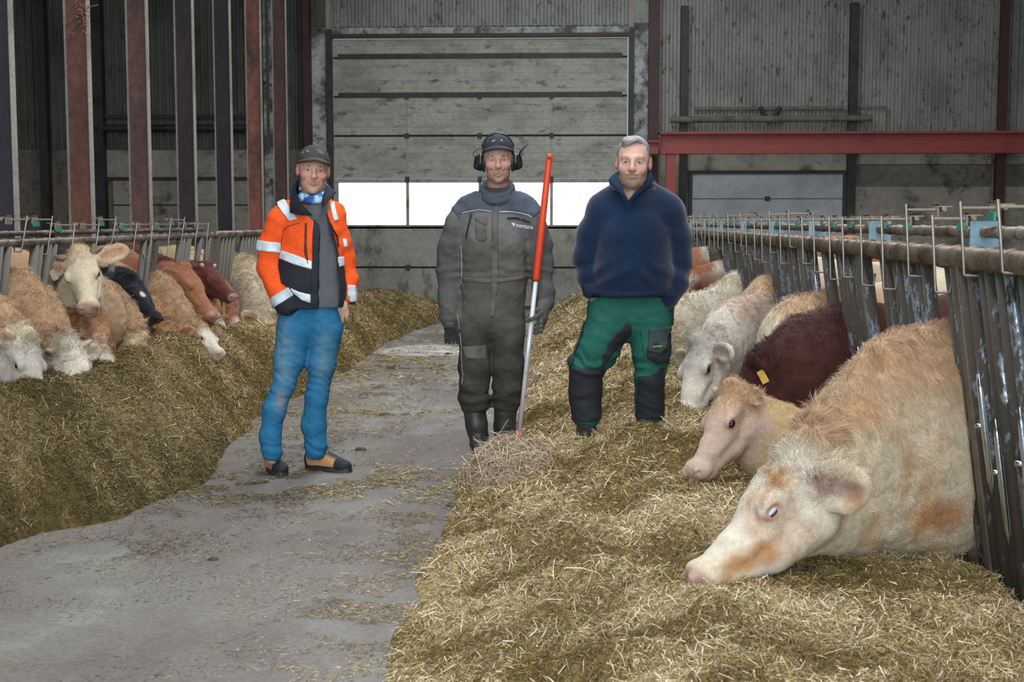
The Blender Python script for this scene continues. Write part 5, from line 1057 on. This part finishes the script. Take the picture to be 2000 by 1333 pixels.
# ------------------------------------------------------------------ man in the grey coverall
B = Fig(8.0); p = B.p
LS, LE, LW = p(896, 432), p(876, 532, .03), p(880, 612, -.02); RS, RE, RW = p(1040, 428), p(1057, 518, .03), p(1062, 596, -.06)
hB = Head(p(973, 313, -.01), math.radians(3), math.radians(6), math.radians(-1), 1.13)
gb = SDF(axis(p(845, 0)[0], p(1090, 0)[0], hB.c[0] - .12, hB.c[0] + .12, .0034, .012), axis(7.65, 8.4, 7.84, 8.16, .0034, .012), axis(.02, 2.0, hB.c[2] - .16, 2.0, .0034, .014))
head_sdf(gb, hB, 1.02, smile=1.1, open_=1.0, neck_to=p(971, 392, .03))
TB = [p(967, 420, .02), p(965, 500, .02), p(962, 600, .02)]
gb.chain(TB, [.11, .13, .13], .06, n=(0, 1, 0), sq=.7); gb.cap(LS, RS, .05, .05, .04); gb.chain([LS, LE, LW], [.05, .04, .03], .03); gb.chain([RS, RE, RW], [.05, .04, .03], .03)
BL = [p(927, 650, .02), p(927, 720, 0), p(927, 790, 0), p(936, 850, -.02), p(941, 880, -.02)]; BR = [p(991, 650, .02), p(991, 720, 0), p(989, 790, .03), p(985, 850, .05), p(983, 872, .05)]
gb.chain(BL, [.08, .05, .04, .035, .035], .03); gb.chain(BR, [.08, .05, .04, .035, .035], .03)
pb = gm(gb, 'person', M['skin'], None, skin_cols(hB, base=(0.58, 0.345, 0.275), red=(.60, .235, .20), stub=.45, brow=(.16, .10, .08)))
tag(pb, 'smiling man in a dirty grey coverall with black ear defenders, gripping an orange-topped stick', 'person', kind='thing'); eyes_of(hB, pb, iris=(.03, .03, .035), squint=.55)
part('teeth', M['tooth'], pb, lambda q: q.tube([hB.P(x, -.0935 + 16 * x * x, -.0555 + 9 * x * x) for x in np.linspace(-.022, .022, 11)], .0034, 6), True)
g = B.grid(842, 1092, 372, 815, -.25, .27, .0062)
g.ell(p(967, 455, .02), (.205, .140, .19), k=.06); g.chain([p(966, 480, .02), p(963, 545, .02), p(961, 610, .02)], [.200, .188, .200], .05, n=(0, 1, 0), sq=.76); g.cap(p(918, 408, .02), p(1020, 408, .02), .062, .062, .07); g.cap(p(950, 386, .03), p(905, 412, .02), .06, .06, .06); g.cap(p(992, 384, .03), p(1032, 412, .02), .06, .06, .06)
g.chain([LS, p(880, 480, .02), LE, p(877, 580, .01), p(879, 618, -.015)], [.078, .074, .070, .064, .060], .035); g.chain([RS, p(1054, 475, .02), RE, p(1061, 568, 0), p(1063, 592, -.03)], [.072, .070, .066, .060, .056], .035)
g.chain([p(928, 640, .02), p(929, 714, 0), p(926, 752, 0), p(927, 780, 0)], [.110, .098, .086, .098], .03); g.chain([p(990, 640, .02), p(992, 714, .01), p(990, 760, .02), p(990, 782, .03)], [.108, .096, .086, .090], .03)
g.warp(lambda x, y, z: .011 * fbm(x * 6, y * 6, z * 9, 3) + .006 * fbm(x * 15, y * 15, z * 22, 2) + .005 * np.sin(z * 95 + 5 * fbm(x * 6, y * 6, z * 4, 2)) * (sm(.50, .36, z) + .8 * sm(.06, .0, np.abs(z - p(0, 530)[2]))))
zB = lambda py: p(960, py)[2]
def cov(V):
    x, y, z = V.T; n = fbm(x * 8, y * 8, z * 5, 4); n2 = fbm(x * 22, y * 22, z * 22, 2); C = np.tile((.125, .125, .125), (len(V), 1)).astype(float)
    t = sm(zB(430), zB(520), z + .10 * n)[:, None] if False else (1 - sm(zB(520), zB(430), z + .10 * n))[:, None]; C = C * (1 - t) + np.array((.098, .092, .076)) * t
    lg = (1 - sm(zB(690), zB(610), z + .06 * n))[:, None]; C = C * (1 - lg) + np.array((.040, .037, .031)) * lg
    arm = (np.abs(x - p(964, 500)[0]) > .215)[:, None] * (1 - lg) * (z < zB(440))[:, None]; C = C * (1 - .55 * arm) + np.array((.075, .080, .090)) * .55 * arm
    return np.clip(C * (1 + .35 * n + .12 * n2)[:, None], 0, 1)
cvr = gm(g, 'coverall', M['cloth'], pb, cov); K = dict(ox=830, oy=250, k=3.604); K4 = dict(ox=830, oy=590, k=4.04)
def bp(name, pts, mt, off=.005, front=8.03, kk=K, dep=.006, **kw): return piece(name, g, B.poly(pts, **kk), mt, cvr, off, front=front, depth=dep, **kw)
M['slate'] = grimy('dusty_slate_blue_yoke', (.060, .078, .105), (.040, .048, .062), scale=6, rough=.9, fine=(60, .12)); M['cov_trim'] = grimy('dirty_olive_grey_trim', (.115, .108, .092), (.07, .064, .052), scale=8, rough=.9, fine=(60, .15)); M['knee'] = grimy('black_dirt_knee', (.030, .028, .024), (.05, .045, .036), scale=6, rough=.9)
bp('yoke', [(180, 560), (205, 500), (300, 440), (385, 405), (620, 400), (720, 450), (790, 520), (815, 590), (760, 640), (757, 622), (700, 600), (620, 588), (480, 592), (390, 576), (262, 598), (255, 650), (215, 600)], M['slate'], .005)
bp('piping', [(262, 598), (325, 583), (390, 574), (440, 580), (480, 589), (480, 596), (438, 588), (390, 582), (325, 591), (263, 605)], M['piping'], .009, res=.003)
bp('piping', [(523, 589), (570, 586), (620, 588), (690, 600), (735, 613), (758, 628), (756, 634), (730, 620), (688, 607), (620, 595), (523, 597)], M['piping'], .009, res=.003)
bp('piping', [(255, 825), (260, 825), (266, 900), (266, 1000), (262, 1100), (256, 1100), (260, 1000), (260, 900)], M['piping'], .008, res=.003)
piece('piping', g, B.line([(895, 613), (898, 640), (902, 672), (903, 700), (906, 730), (904, 748)], 1.5), M['piping'], cvr, .007, front=8.0, depth=.006, res=.003)
piece('piping', g, B.line([(1031, 600), (1030, 640), (1028, 680), (1024, 715)], 1.4), M['piping'], cvr, .007, front=8.0, depth=.006, res=.003)
bp('placket', [(480, 505), (522, 510), (526, 700), (524, 1060), (500, 1320), (468, 1318), (474, 1060), (480, 700)], M['cov_trim'], .009)
bp('pocket_zip', [(325, 604), (342, 604), (300, 775), (290, 778)], M['black_plastic'], .009, res=.003)
bp('pocket_zip', [(582, 628), (640, 628), (700, 640), (747, 660), (744, 671), (690, 652), (640, 640), (585, 640)], M['black_plastic'], .009, res=.003)
bp('chest_pocket', [(358, 640), (400, 630), (440, 645), (446, 790), (410, 800), (370, 780), (362, 720)], M['cov_trim'], .008)
bp('pocket_flap', [(355, 640), (400, 668), (445, 690), (447, 670), (440, 625), (370, 622)], M['cov_trim'], .014)
bp('waistband', [(262, 1045), (480, 1058), (700, 1040), (700, 1066), (480, 1090), (262, 1076)], M['cov_trim'], .007)
bp('knee_pad', [(275, 650), (300, 340), (500, 330), (520, 600), (500, 700), (440, 730)], M['knee'], .005, kk=K4)
bp('knee_pad', [(545, 370), (660, 340), (780, 300), (775, 560), (755, 700), (640, 740), (540, 690)], M['knee'], .005, kk=K4)
bp('thigh_pocket', [(300, 345), (490, 330), (498, 440), (470, 445), (330, 430)], M['cov_trim'], .009, kk=K4)
def disc(q, c, r):
    V = [c + np.array([r * math.cos(a), dy, r * .92 * math.sin(a)]) for dy in (-.002, .006) for a in np.linspace(0, 2 * math.pi, 25)[:-1]]
    q.add(V + [c + (0, -.002, 0)], [(i, (i + 1) % 24, 24 + (i + 1) % 24, 24 + i) for i in range(24)], [(48, (i + 1) % 24, i) for i in range(24)])
def on(g_, px, py, fig, e=.008): q = fig.p(px, py); q[1] = surf_y(g_, q[0], q[2]) - e; return q
lg_ = on(g, 1003, 439, B); part('logo_disc', M['white_print'], cvr, lambda q: disc(q, lg_, B.r(4.1)))
def text(body, c, size, mt, parent, rotz=0.0, slope=0.0, shear=0.0):
    cu = bpy.data.curves.new('lettering', 'FONT'); cu.body = body; cu.size = size; cu.extrude = .0008; cu.offset = size * .012; cu.shear = shear; cu.materials.append(mt)
    t_ = bpy.data.objects.new('lettering_source', cu); col.objects.link(t_); bpy.context.view_layer.update()
    me = bpy.data.meshes.new_from_object(t_.evaluated_get(bpy.context.evaluated_depsgraph_get())); bpy.data.objects.remove(t_); me.name = 'lettering'
    o = bpy.data.objects.new('lettering', me); col.objects.link(o); o.parent = parent; o.location = Vector(c) - world_loc(parent); o.rotation_euler = (math.pi / 2, slope, rotz); return o
text('nortura', on(g, 1008.5, 443, B, .010), B.r(11), M['white_print'], cvr, math.radians(14), math.radians(8))
# collar, scarf
g2 = B.grid(925, 1020, 330, 420, -.16, .2, .0048)
for i in range(24):
    a0, a1 = [2 * math.pi * (i + j) / 24 for j in (0, 1)]
    def rp(a): return p(971, 374, .02) + np.array([.088 * math.cos(a), .090 * math.sin(a), .050 * math.sin(a)])
    for e, r_ in ((.0, .018), (.022, .016), (-.012, .020)): g2.cap(rp(a0) + (0, 0, e), rp(a1) + (0, 0, e), r_, r_, .01)
g2.warp(lambda x, y, z: .005 * fbm(x * 12, y * 12, z * 40, 2)); gm(g2, 'collar', M['slate'], pb)
g2 = B.grid(935, 1010, 335, 405, -.14, .16, .0045)
for i in range(20):
    a0, a1 = [2 * math.pi * (i + j) / 20 for j in (0, 1)]
    def rp(a): return p(971, 369, .025) + np.array([.074 * math.cos(a), .080 * math.sin(a), .026 * math.sin(a)])
    for e in (.012, -.010, -.032): g2.cap(rp(a0) + (0, 0, e), rp(a1) + (0, 0, e), .015, .015, .01)
gm(g2, 'neck_scarf', flat('brown_grey_scarf', (.055, .045, .045), rough=.95), pb)
cp, _ = cap_of(hB, pb, (.024, .030, .040), M['capcloth'], peak=.045, pz=.078, drop=.017)
part('print', M['white_print'], cp, lambda q: (q.tube([hB.P(-.030, -.098, .100), hB.P(-.020, -.098, .108), hB.P(-.012, -.100, .106)], .0022, 6), q.tube([hB.P(.014, -.099, .108), hB.P(.026, -.098, .106)], .002, 6)))
# ear defenders with wire arms and aerial
em = empty('ear_defenders', hB.c, None); em.location = Vector(hB.c); tag(em, 'black ear defenders with a short aerial worn over the dark cap', 'ear defenders', kind='thing')
for b in (-1, 1):
    c0 = hB.P(b * .092, .012, -.012); lo = c0 - .07; g2 = SDF(np.arange(lo[0], lo[0] + .14, .0035), np.arange(lo[1], lo[1] + .14, .0035), np.arange(lo[2], lo[2] + .14, .0035)); ax = (hB.A @ np.array([1.0, 0, 0]), hB.A @ np.array([0, 1.0, 0]), hB.A @ np.array([0, 0, 1.0]))
    g2.ell(c0, (.026, .040, .052), ax, .004); g2.ell(hB.P(b * .110, .012, -.014), (.020, .032, .044), ax, .012); g2.ell(hB.P(b * .116, .0, -.030), (.016, .018, .020), ax, .006)
    ec = gm(g2, 'ear_cup', M['black_plastic'], em)
    part('cushion', M['rubber'], ec, lambda q: q.tube([hB.P(b * .076, .012 + .032 * math.cos(a), -.012 + .044 * math.sin(a)) for a in np.linspace(0, 2 * math.pi, 21)], .009, 8, False), True)
    part('wire_arm', M['black_plastic'], em, lambda q: q.tube([hB.P(b * .074, .0, .070), hB.P(b * .095, .0, .062), hB.P(b * .118, .0, .052), hB.P(b * .130, .0, .040), hB.P(b * .128, .005, .022), hB.P(b * .112, .008, .010)], .0024, 8), True)
part('headband', M['black_plastic'], em, lambda q: q.tube([hB.P(.086 * math.cos(a), .02, .044 + .097 * math.sin(a)) for a in np.linspace(.25, math.pi - .25, 21)], .005, 8), True)
part('aerial', M['black_plastic'], em, lambda q: q.tube([hB.P(.112, -.005, .022), hB.P(.120, -.006, .045), p(1031, 281, -.02)], (.0065, .0055, .0042), 10), True)
# gloves: left hangs open and curled, right holds the stick
ST0, ST1 = p(1074.5, 306, -.18), p(1013, 861, -.10)
def stick_at(py): t = (py - 306) / (861 - 306); return ST0 * (1 - t) + ST1 * t
gl = B.grid(845, 905, 600, 672, -.16, .12, .0034)
w0 = p(880, 620, -.02); d0 = unit((.035, -.03, -1)); gl.cap(w0 + (0, 0, .01), w0 - (0, 0, .035), .037, .036, .02); gl.ell(w0 + d0 * .070, (.040, .020, .046), (unit(np.cross(d0, (0, 1, 0))), unit((0, 1, .03)), -d0), .02)
fingers(gl, w0 + d0 * .098, d0, unit((.15, 1.0, 0)), unit((1.0, .1, 0)), (.34, .30, .26, .24), (.058, .072, .078, .070), .0108, .0205); gl.chain([w0 + d0 * .045 + (.030, -.008, 0), w0 + d0 * .078 + (.046, -.018, 0), w0 + d0 * .115 + (.046, -.016, 0)], [.0145, .0125, .0105], .008)
gm(gl, 'glove', M['glove_dark'], pb)
cf = B.grid(850, 905, 585, 640, -.16, .12, .005); cf.cap(p(879, 612, -.02), p(879, 628, -.02), .056, .050, .01); cf.warp(lambda x, y, z: .003 * fbm(x * 20, y * 20, z * 20, 2)); gm(cf, 'glove_cuff', M['glove'], pb)
gr = B.grid(1018, 1092, 580, 672, -.30, .12, .0034)
sk = stick_at(612); wr = p(1062, 598, -.06); kn = p(1060, 612, -.12); gr.cap(p(1064, 588, -.04), p(1060, 604, -.08), .046, .042, .02); gr.ell(p(1060, 618, -.115), (.034, .040, .045), k=.02)
a1 = stick_at(614)
gr.chain([p(1058, 610, -.15), a1 + (.026, -.014, .004), a1 + (-.002, -.027, -.010), a1 + (-.026, -.012, -.022)], [.0130, .0125, .0115, .0105], .006)      # index finger across the stick
for k_, (dx, py) in enumerate(((0, 622), (.008, 630), (.014, 638))):     # three fingers curled beside and behind it
    a2 = stick_at(py) ; gr.chain([p(1060 + k_, py - 6, -.14 + .01 * k_), p(1058, py + 4, -.165), a2 + (.034 + dx * .3, -.004, -.018), a2 + (.024, .020, -.024)], [.0125, .0120, .0112, .0100], .006)
gr.chain([p(1054, 602, -.12), stick_at(600) + (.022, .020, 0), stick_at(606) + (-.020, .020, 0), stick_at(612) + (-.034, .002, 0)], [.015, .0135, .012, .0105], .008)   # thumb behind, tip on the far side
gm(gr, 'glove', M['glove'], pb)
# rubber boots
for pts, nm in (([p(925, 790, 0), p(931, 830, -.01), p(938, 870, -.02)], 0), ([p(987, 795, .03), p(985, 835, .04), p(983, 866, .05)], 1)):
    a = pts[-1]; fy = (7.93, 8.13)[nm]; gt = SDF(np.arange(a[0] - .14, a[0] + .14, .005), np.arange(fy - .28, fy + .22, .005), np.arange(-.004, pts[0][2] + .02, .005)); hx = a[0]
    heelp = np.array([hx, fy + .02, .0]); gt.chain([pts[0], pts[1], pts[2], heelp + (0, 0, .09)], [.071, .066, .056, .052], .02); gt.F = np.maximum(gt.F, (gt.z - pts[0][2] - .0)[None, None, :]).astype(np.float32)
    dx = (.02, .03)[nm]; gt.ell(heelp + (0, .0, .045), (.043, .060, .050), k=.03); gt.ell(heelp + (dx, -.10, .040), (.046, .10, .040), k=.04); gt.ell(heelp + (dx * 1.5, -.15, .038), (.050, .065, .037), k=.02)
    gt.warp(lambda x, y, z: .0025 * fbm(x * 14, y * 14, z * 14, 2) + .0025 * np.sin(z * 110) * sm(.20, .14, z) * sm(.07, .10, z)); V, q = gt.mesh(); V[:, 2] = np.maximum(V[:, 2], .002); mesh_np('rubber_boot', relax(V, q, 1, .4), [q], M['rubber'], pb)
# the stick
st = part('herding_stick', M['alu'], None, lambda q: q.tube([stick_at(540), stick_at(842)], .0135, 16), True); tag(st, 'white metal herding stick with a long red-orange handle held by the man in grey', 'stick', kind='thing')
part('handle_grip', M['orange_plastic'], st, lambda q: q.tube([stick_at(545), stick_at(540), stick_at(538), stick_at(420), stick_at(350), stick_at(345), stick_at(310), stick_at(305), stick_at(304)], (.0145, .0205, .022, .0205, .019, .0175, .0175, .016, .006), 20), True)
hh = stick_at(312); part('hang_hole', M['black_plastic'], st, lambda q: q.tube([hh + (0, -.0205, 0), hh + (0, -.0165, 0)], .0062, 14), True)
part('tip', M['orange_plastic'], st, lambda q: q.tube([stick_at(838), stick_at(840), stick_at(861), stick_at(862)], (.0145, .0185, .0185, .010), 18), True)
hh = stick_at(721); part('rivet', M['black_plastic'], st, lambda q: q.tube([hh + (0, -.0165, 0), hh + (0, -.010, 0)], .0035, 10), True)
# ------------------------------------------------------------------ man in the navy sweater
C = Fig(7.55); p = C.p; gz = 0.29
LS, LE, LW = p(1178, 420, .02), p(1149, 500, .04), p(1159, 572, -.03); RS, RE, RW = p(1306, 424, .02), p(1324, 508, .05), p(1300, 590, -.03)
hC = Head(p(1237, 319, .0), math.radians(-5), math.radians(3), math.radians(2), 1.17)
gb = SDF(axis(p(1115, 0)[0], p(1360, 0)[0], hC.c[0] - .13, hC.c[0] + .13, .0034, .012), axis(7.15, 8.0, 7.38, 7.74, .0034, .012), axis(.20, 1.98, hC.c[2] - .17, 1.98, .0034, .014))
head_sdf(gb, hC, 1.03, smile=.1, jowl=.009, neck_to=p(1238, 392, .03), neck_r=.066)
gb.chain([p(1238, 420, .03), p(1236, 500, .03), p(1230, 590, .03)], [.13, .15, .15], .06, n=(0, 1, 0), sq=.7); gb.cap(LS, RS, .06, .06, .04); gb.ell(p(1232, 392, -.02), (.06, .06, .07), k=.04)
gb.chain([LS, LE, LW], [.06, .045, .034], .03); gb.chain([RS, RE, RW], [.06, .045, .034], .03)
for hnd, s_ in ((p(1163, 582, -.01), 1), (p(1290, 604, .03), -1)):
    gb.cap(hnd + (-s_ * .012, .01, .04), hnd, .034, .036, .02); gb.ell(hnd + (s_ * .012, 0, -.025), (.044, .024, .046), k=.02); fingers(gb, hnd + (s_ * .018, 0, -.06), unit((s_ * .3, 0, -1)), np.array((0, 1.0, 0)), np.array((1.0, 0, 0)), .2, r=.0100); gb.cap(hnd + (s_ * .02, -.01, 0), hnd + (s_ * .062, -.018, -.03), .015, .011, .01)
CL = [p(1190, 620, .02), p(1163, 690, 0), p(1142, 725, -.02), p(1142, 780, 0), p(1146, 828, .0)]; CRr = [p(1272, 620, .02), p(1268, 700, 0), p(1268, 740, 0), p(1268, 780, .03), p(1268, 824, .04)]
gb.chain(CL, [.08, .06, .05, .045, .04], .03); gb.chain(CRr, [.08, .06, .05, .045, .04], .03)
pc = gm(gb, 'person', M['skin'], None, skin_cols(hC, base=(0.60, 0.37, 0.295), red=(.60, .27, .22), beard=(0.23, 0.155, 0.11), brow=(.34, .23, .17)))
tag(pc, 'broad grey-haired man with a beard in navy sweater and green work trousers', 'person', kind='thing'); eyes_of(hC, pc, iris=(.04, .045, .055), squint=.7)
# short grey hair
lo = hC.P(0, 0, .04) - .17; g = SDF(np.arange(lo[0], lo[0] + .34, .004), np.arange(lo[1], lo[1] + .34, .004), np.arange(lo[2], lo[2] + .34, .004)); hC.ell(g, (0, .011, .040), (.0815, .098, .0915), .01); hC.ell(g, (-.012, -.05, .105), (.045, .035, .024), .02)
X, Y, Z = np.meshgrid(g.x, g.y, g.z, indexing='ij'); Lc = hC.loc(np.stack([X, Y, Z], -1).reshape(-1, 3)); lx, ly, lz = [Lc[:, i].reshape(X.shape) for i in range(3)]
line = .088 + .014 * np.sin(lx * 55 + .8) * (ly < -.03) - .105 * sm(-.050, .0, ly) + .012 * fbm(lx * 40, ly * 40, lz * 40, 2) + .018 * (np.abs(lx) < .06) * sm(.025, .055, lx) * (ly < -.02)
g.F = np.maximum(g.F, (line - lz) * hC.k).astype(np.float32); g.warp(lambda x, y, z: .002 * fbm(x * 70, y * 70, z * 70, 2))
hr_ = gm(g, 'hair', M['hair_g'], pc, lambda V: np.clip(np.array((.34, .325, .325)) * (1 + .5 * fbm(V[:, 0] * 30, V[:, 1] * 30, V[:, 2] * 60, 2))[:, None] * (0.62 + .5 * sm(.06, .13, hC.loc(V)[:, 2]))[:, None], 0, 1))
# trousers
g = C.grid(1100, 1325, 562, 832, -.26, .28, .0060)
g.ell(p(1227, 612, .03), (.225, .155, .16), k=.05); g.cap(p(1200, 596, .03), p(1262, 596, .03), .145, .145, .03, n=(0, 1, 0), sq=.9)
g.chain([p(1192, 628, .02), p(1163, 690, 0), p(1143, 722, -.02), p(1142, 760, 0), p(1146, 812, .0)], [.135, .116, .088, .086, .082], .035)
g.chain([p(1268, 628, .02), p(1272, 690, 0), p(1269, 735, 0), p(1269, 780, .03), p(1269, 812, .04)], [.135, .100, .082, .080, .076], .035)
g.warp(lambda x, y, z: .009 * fbm(x * 7, y * 7, z * 16, 3) + .0035 * np.sin(z * 85 + x * 30 + 7 * fbm(x * 8, y * 8, z * 6, 2)) * (.4 + sm(.12, .02, np.abs(z - p(0, 705)[2]))))
tr = gm(g, 'work_trousers', M['cloth'], pc, dark((.016, .105, .078), .12)); K6 = dict(ox=1090, oy=550, k=4.443)
M['black_ripstop'] = flat('black_ripstop', (.014, .016, .022), rough=.8); M['green_flap'] = flat('grey_green_flap', (.035, .060, .062), rough=.85); M['green_d'] = flat('dark_green_seam', (.008, .045, .035), rough=.9)
def cpp(name, pts, mt, off=.005, front=7.58, **kw): return piece(name, g, C.poly(pts, **K6), mt, tr, off, front=front, depth=.006, **kw)
cpp('lower_leg_panel', [(100, 742), (250, 735), (395, 745), (400, 800), (385, 1060), (390, 1200), (80, 1210)], M['black_ripstop'], .006, 9)
cpp('lower_leg_panel', [(690, 812), (800, 800), (915, 720), (930, 1190), (670, 1190), (680, 900)], M['black_ripstop'], .006, 9)
cpp('crotch_gusset', [(545, 400), (590, 345), (635, 380), (632, 455), (560, 530), (480, 610), (400, 720), (372, 730), (372, 650), (440, 500)], M['black_ripstop'], .006, 9)
cpp('cargo_pocket', [(762, 560), (980, 440), (975, 560), (952, 690), (860, 712), (755, 640)], M['black_ripstop'], .020)
cpp('pocket_flap', [(775, 395), (978, 378), (980, 420), (940, 470), (938, 560), (882, 612), (772, 586)], M['green_flap'], .028)
cpp('seam', [(700, 395), (708, 394), (745, 640), (740, 700), (732, 700), (736, 640)], M['green_d'], .004, res=.003)
cpp('seam', [(365, 745), (240, 752), (130, 700), (128, 708), (240, 762), (366, 754)], M['green_d'], .006, res=.003)
piece('knee_edge', g, C.poly([(70, 670), (135, 620), (140, 660), (100, 742), (78, 700)], **K6), M['black_ripstop'], tr, .018, depth=.03)
piece('side_pocket', g, C.poly([(185, 470), (225, 335), (235, 345), (200, 480), (150, 610), (140, 600)], **K6), M['black_ripstop'], tr, .010, depth=.03)
part('holster_tab', M['black_ripstop'], tr, lambda q: q.bar(p(1313, 596, .02), p(1312, 636, .02), .022, .05))
bdg = on(g, 1278, 671, C, .034); part('badge', M['black_ripstop'], tr, lambda q: disc(q, bdg, C.r(6.5)))
text('Snickers', on(g, 1272, 674.5, C, .0375), C.r(5.4), flat('yellow_print', (.55, .46, .12)), tr, 0, math.radians(-6), .3)
# sweater
g = C.grid(1112, 1362, 345, 605, -.30, .34, .0060)
g.ell(p(1240, 460, .03), (.220, .170, .22), k=.06); g.chain([p(1238, 480, .02), p(1235, 540, .01), p(1231, 575, .02)], [.225, .232, .222], .05, n=(0, 1, 0), sq=.80); g.cap(p(1196, 400, .04), p(1285, 400, .04), .078, .078, .08); g.cap(p(1212, 374, .05), p(1172, 402, .03), .062, .07, .06); g.cap(p(1264, 374, .05), p(1310, 404, .03), .062, .07, .06); g.ell(p(1238, 392, .03), (.125, .125, .075), k=.04)
g.F = np.maximum(g.F, (p(1230, 576)[2] - g.z)[None, None, :]).astype(np.float32)
g.chain([LS, p(1158, 460, .04), LE, p(1150, 540, .02), p(1157, 566, -.02)], [.092, .086, .078, .064, .052], .04); g.chain([RS, p(1320, 465, .04), RE, p(1318, 555, .02), p(1304, 584, -.02)], [.094, .088, .082, .068, .058], .04)
vn = C.poly([(1203, 340), (1212, 375), (1224, 396), (1242, 380), (1266, 340)]); pdv = polysd(g.x[:, None], g.z[None, :], vn)[:, None, :]; cut = np.maximum(pdv, g.y[None, :, None] - 7.70); g.F = np.maximum(g.F, -cut).astype(np.float32)
g.warp(lambda x, y, z: .010 * fbm(x * 5, y * 5, z * 8, 3) + .005 * np.sin((z * 50 + np.abs(x - p(1237, 0)[0]) * 40) + 4 * fbm(x * 5, y * 5, z * 3, 2)) * sm(.12, .0, np.abs(z - p(0, 530)[2])))
sw = gm(g, 'sweater', M['knit'], pc, dark((.005, .016, .043), .2, 4))
piece('hem', g, C.poly([(1150, 567), (1320, 567), (1320, 580), (1150, 580)]), flat('navy_rib', (.006, .014, .040), rough=.95), sw, .005, front=7.6, depth=.01)
piece('cuff', g, C.poly([(1134, 556), (1170, 552), (1172, 580), (1140, 580)]), flat('navy_cuff', (.008, .018, .05), rough=.95), sw, .005, depth=.03)
# standing collar, open at the front
g2 = C.grid(1175, 1295, 335, 410, -.20, .22, .0048)
def ring(a): return p(1237, 376, .03) + np.array([.112 * math.cos(a), .100 * math.sin(a), .055 * math.sin(a)])
N_ = 30
for i in range(N_):
    a0, a1 = [-math.pi / 2 + .95 + (2 * math.pi - 1.75) * (i + j) / N_ for j in (0, 1)]
    for e, o_, r_ in ((-.01, .0, .014), (.018, .004, .012), (.035, .012, .011)):
        def rr(a): v = ring(a); c = p(1237, 376, .03); d = v - c; return v + np.array([d[0], d[1], 0]) / .11 * o_ + (0, 0, e)
        g2.cap(rr(a0), rr(a1), r_, r_, .008)
g2.warp(lambda x, y, z: .003 * fbm(x * 14, y * 14, z * 14, 2)); gm(g2, 'collar', M['knit'], pc, dark((.006, .018, .048), .12))
def flapC(pts, dys, th=.010):
    V = np.array([p(x, y, d) for (x, y), d in zip(pts, dys)]); n = len(V); c = V.mean(0); B_ = np.vstack([V, c, V + (0, th, 0), c + (0, th, 0)])
    t = [(n, i, (i + 1) % n) for i in range(n)] + [(2 * n + 1, n + 1 + (i + 1) % n, n + 1 + i) for i in range(n)]; q = [(i, n + 1 + i, n + 1 + (i + 1) % n, (i + 1) % n) for i in range(n)]
    return MB().add(B_, q, t).build('collar_flap', flat('navy_collar_knit', (.006, .018, .048), rough=.95), pc, True)
flapC([(1209, 334), (1196, 342), (1188, 352), (1190, 360), (1204, 370), (1223, 397), (1226, 394), (1216, 374), (1211, 356)], [-.01, -.03, -.05, -.06, -.11, -.155, -.155, -.125, -.07])
flapC([(1268, 333), (1273, 340), (1276, 354), (1262, 368), (1244, 380), (1226, 398), (1223, 395), (1238, 376), (1254, 362), (1263, 350)], [.0, -.02, -.05, -.09, -.12, -.155, -.155, -.125, -.095, -.06])
# boots sunk in the feed
for c_, s_ in ((p(1146, 824, -.01), -1), (p(1269, 818, .03), 1)):
    gt = SDF(np.arange(c_[0] - .10, c_[0] + .10, .005), np.arange(c_[1] - .26, c_[1] + .12, .005), np.arange(c_[2] - .12, c_[2] + .07, .005)); b0 = np.array([c_[0], c_[1], c_[2] - .10])
    gt.cap(b0 + (0, 0, .15), b0 + (0, 0, .06), .055, .052, .02); gt.ell(b0 + (0, .01, .05), (.045, .06, .05), k=.03); gt.ell(b0 + (s_ * .01, -.09, .042), (.048, .11, .042), k=.04); gm(gt, 'boot', M['rubber'], pc)
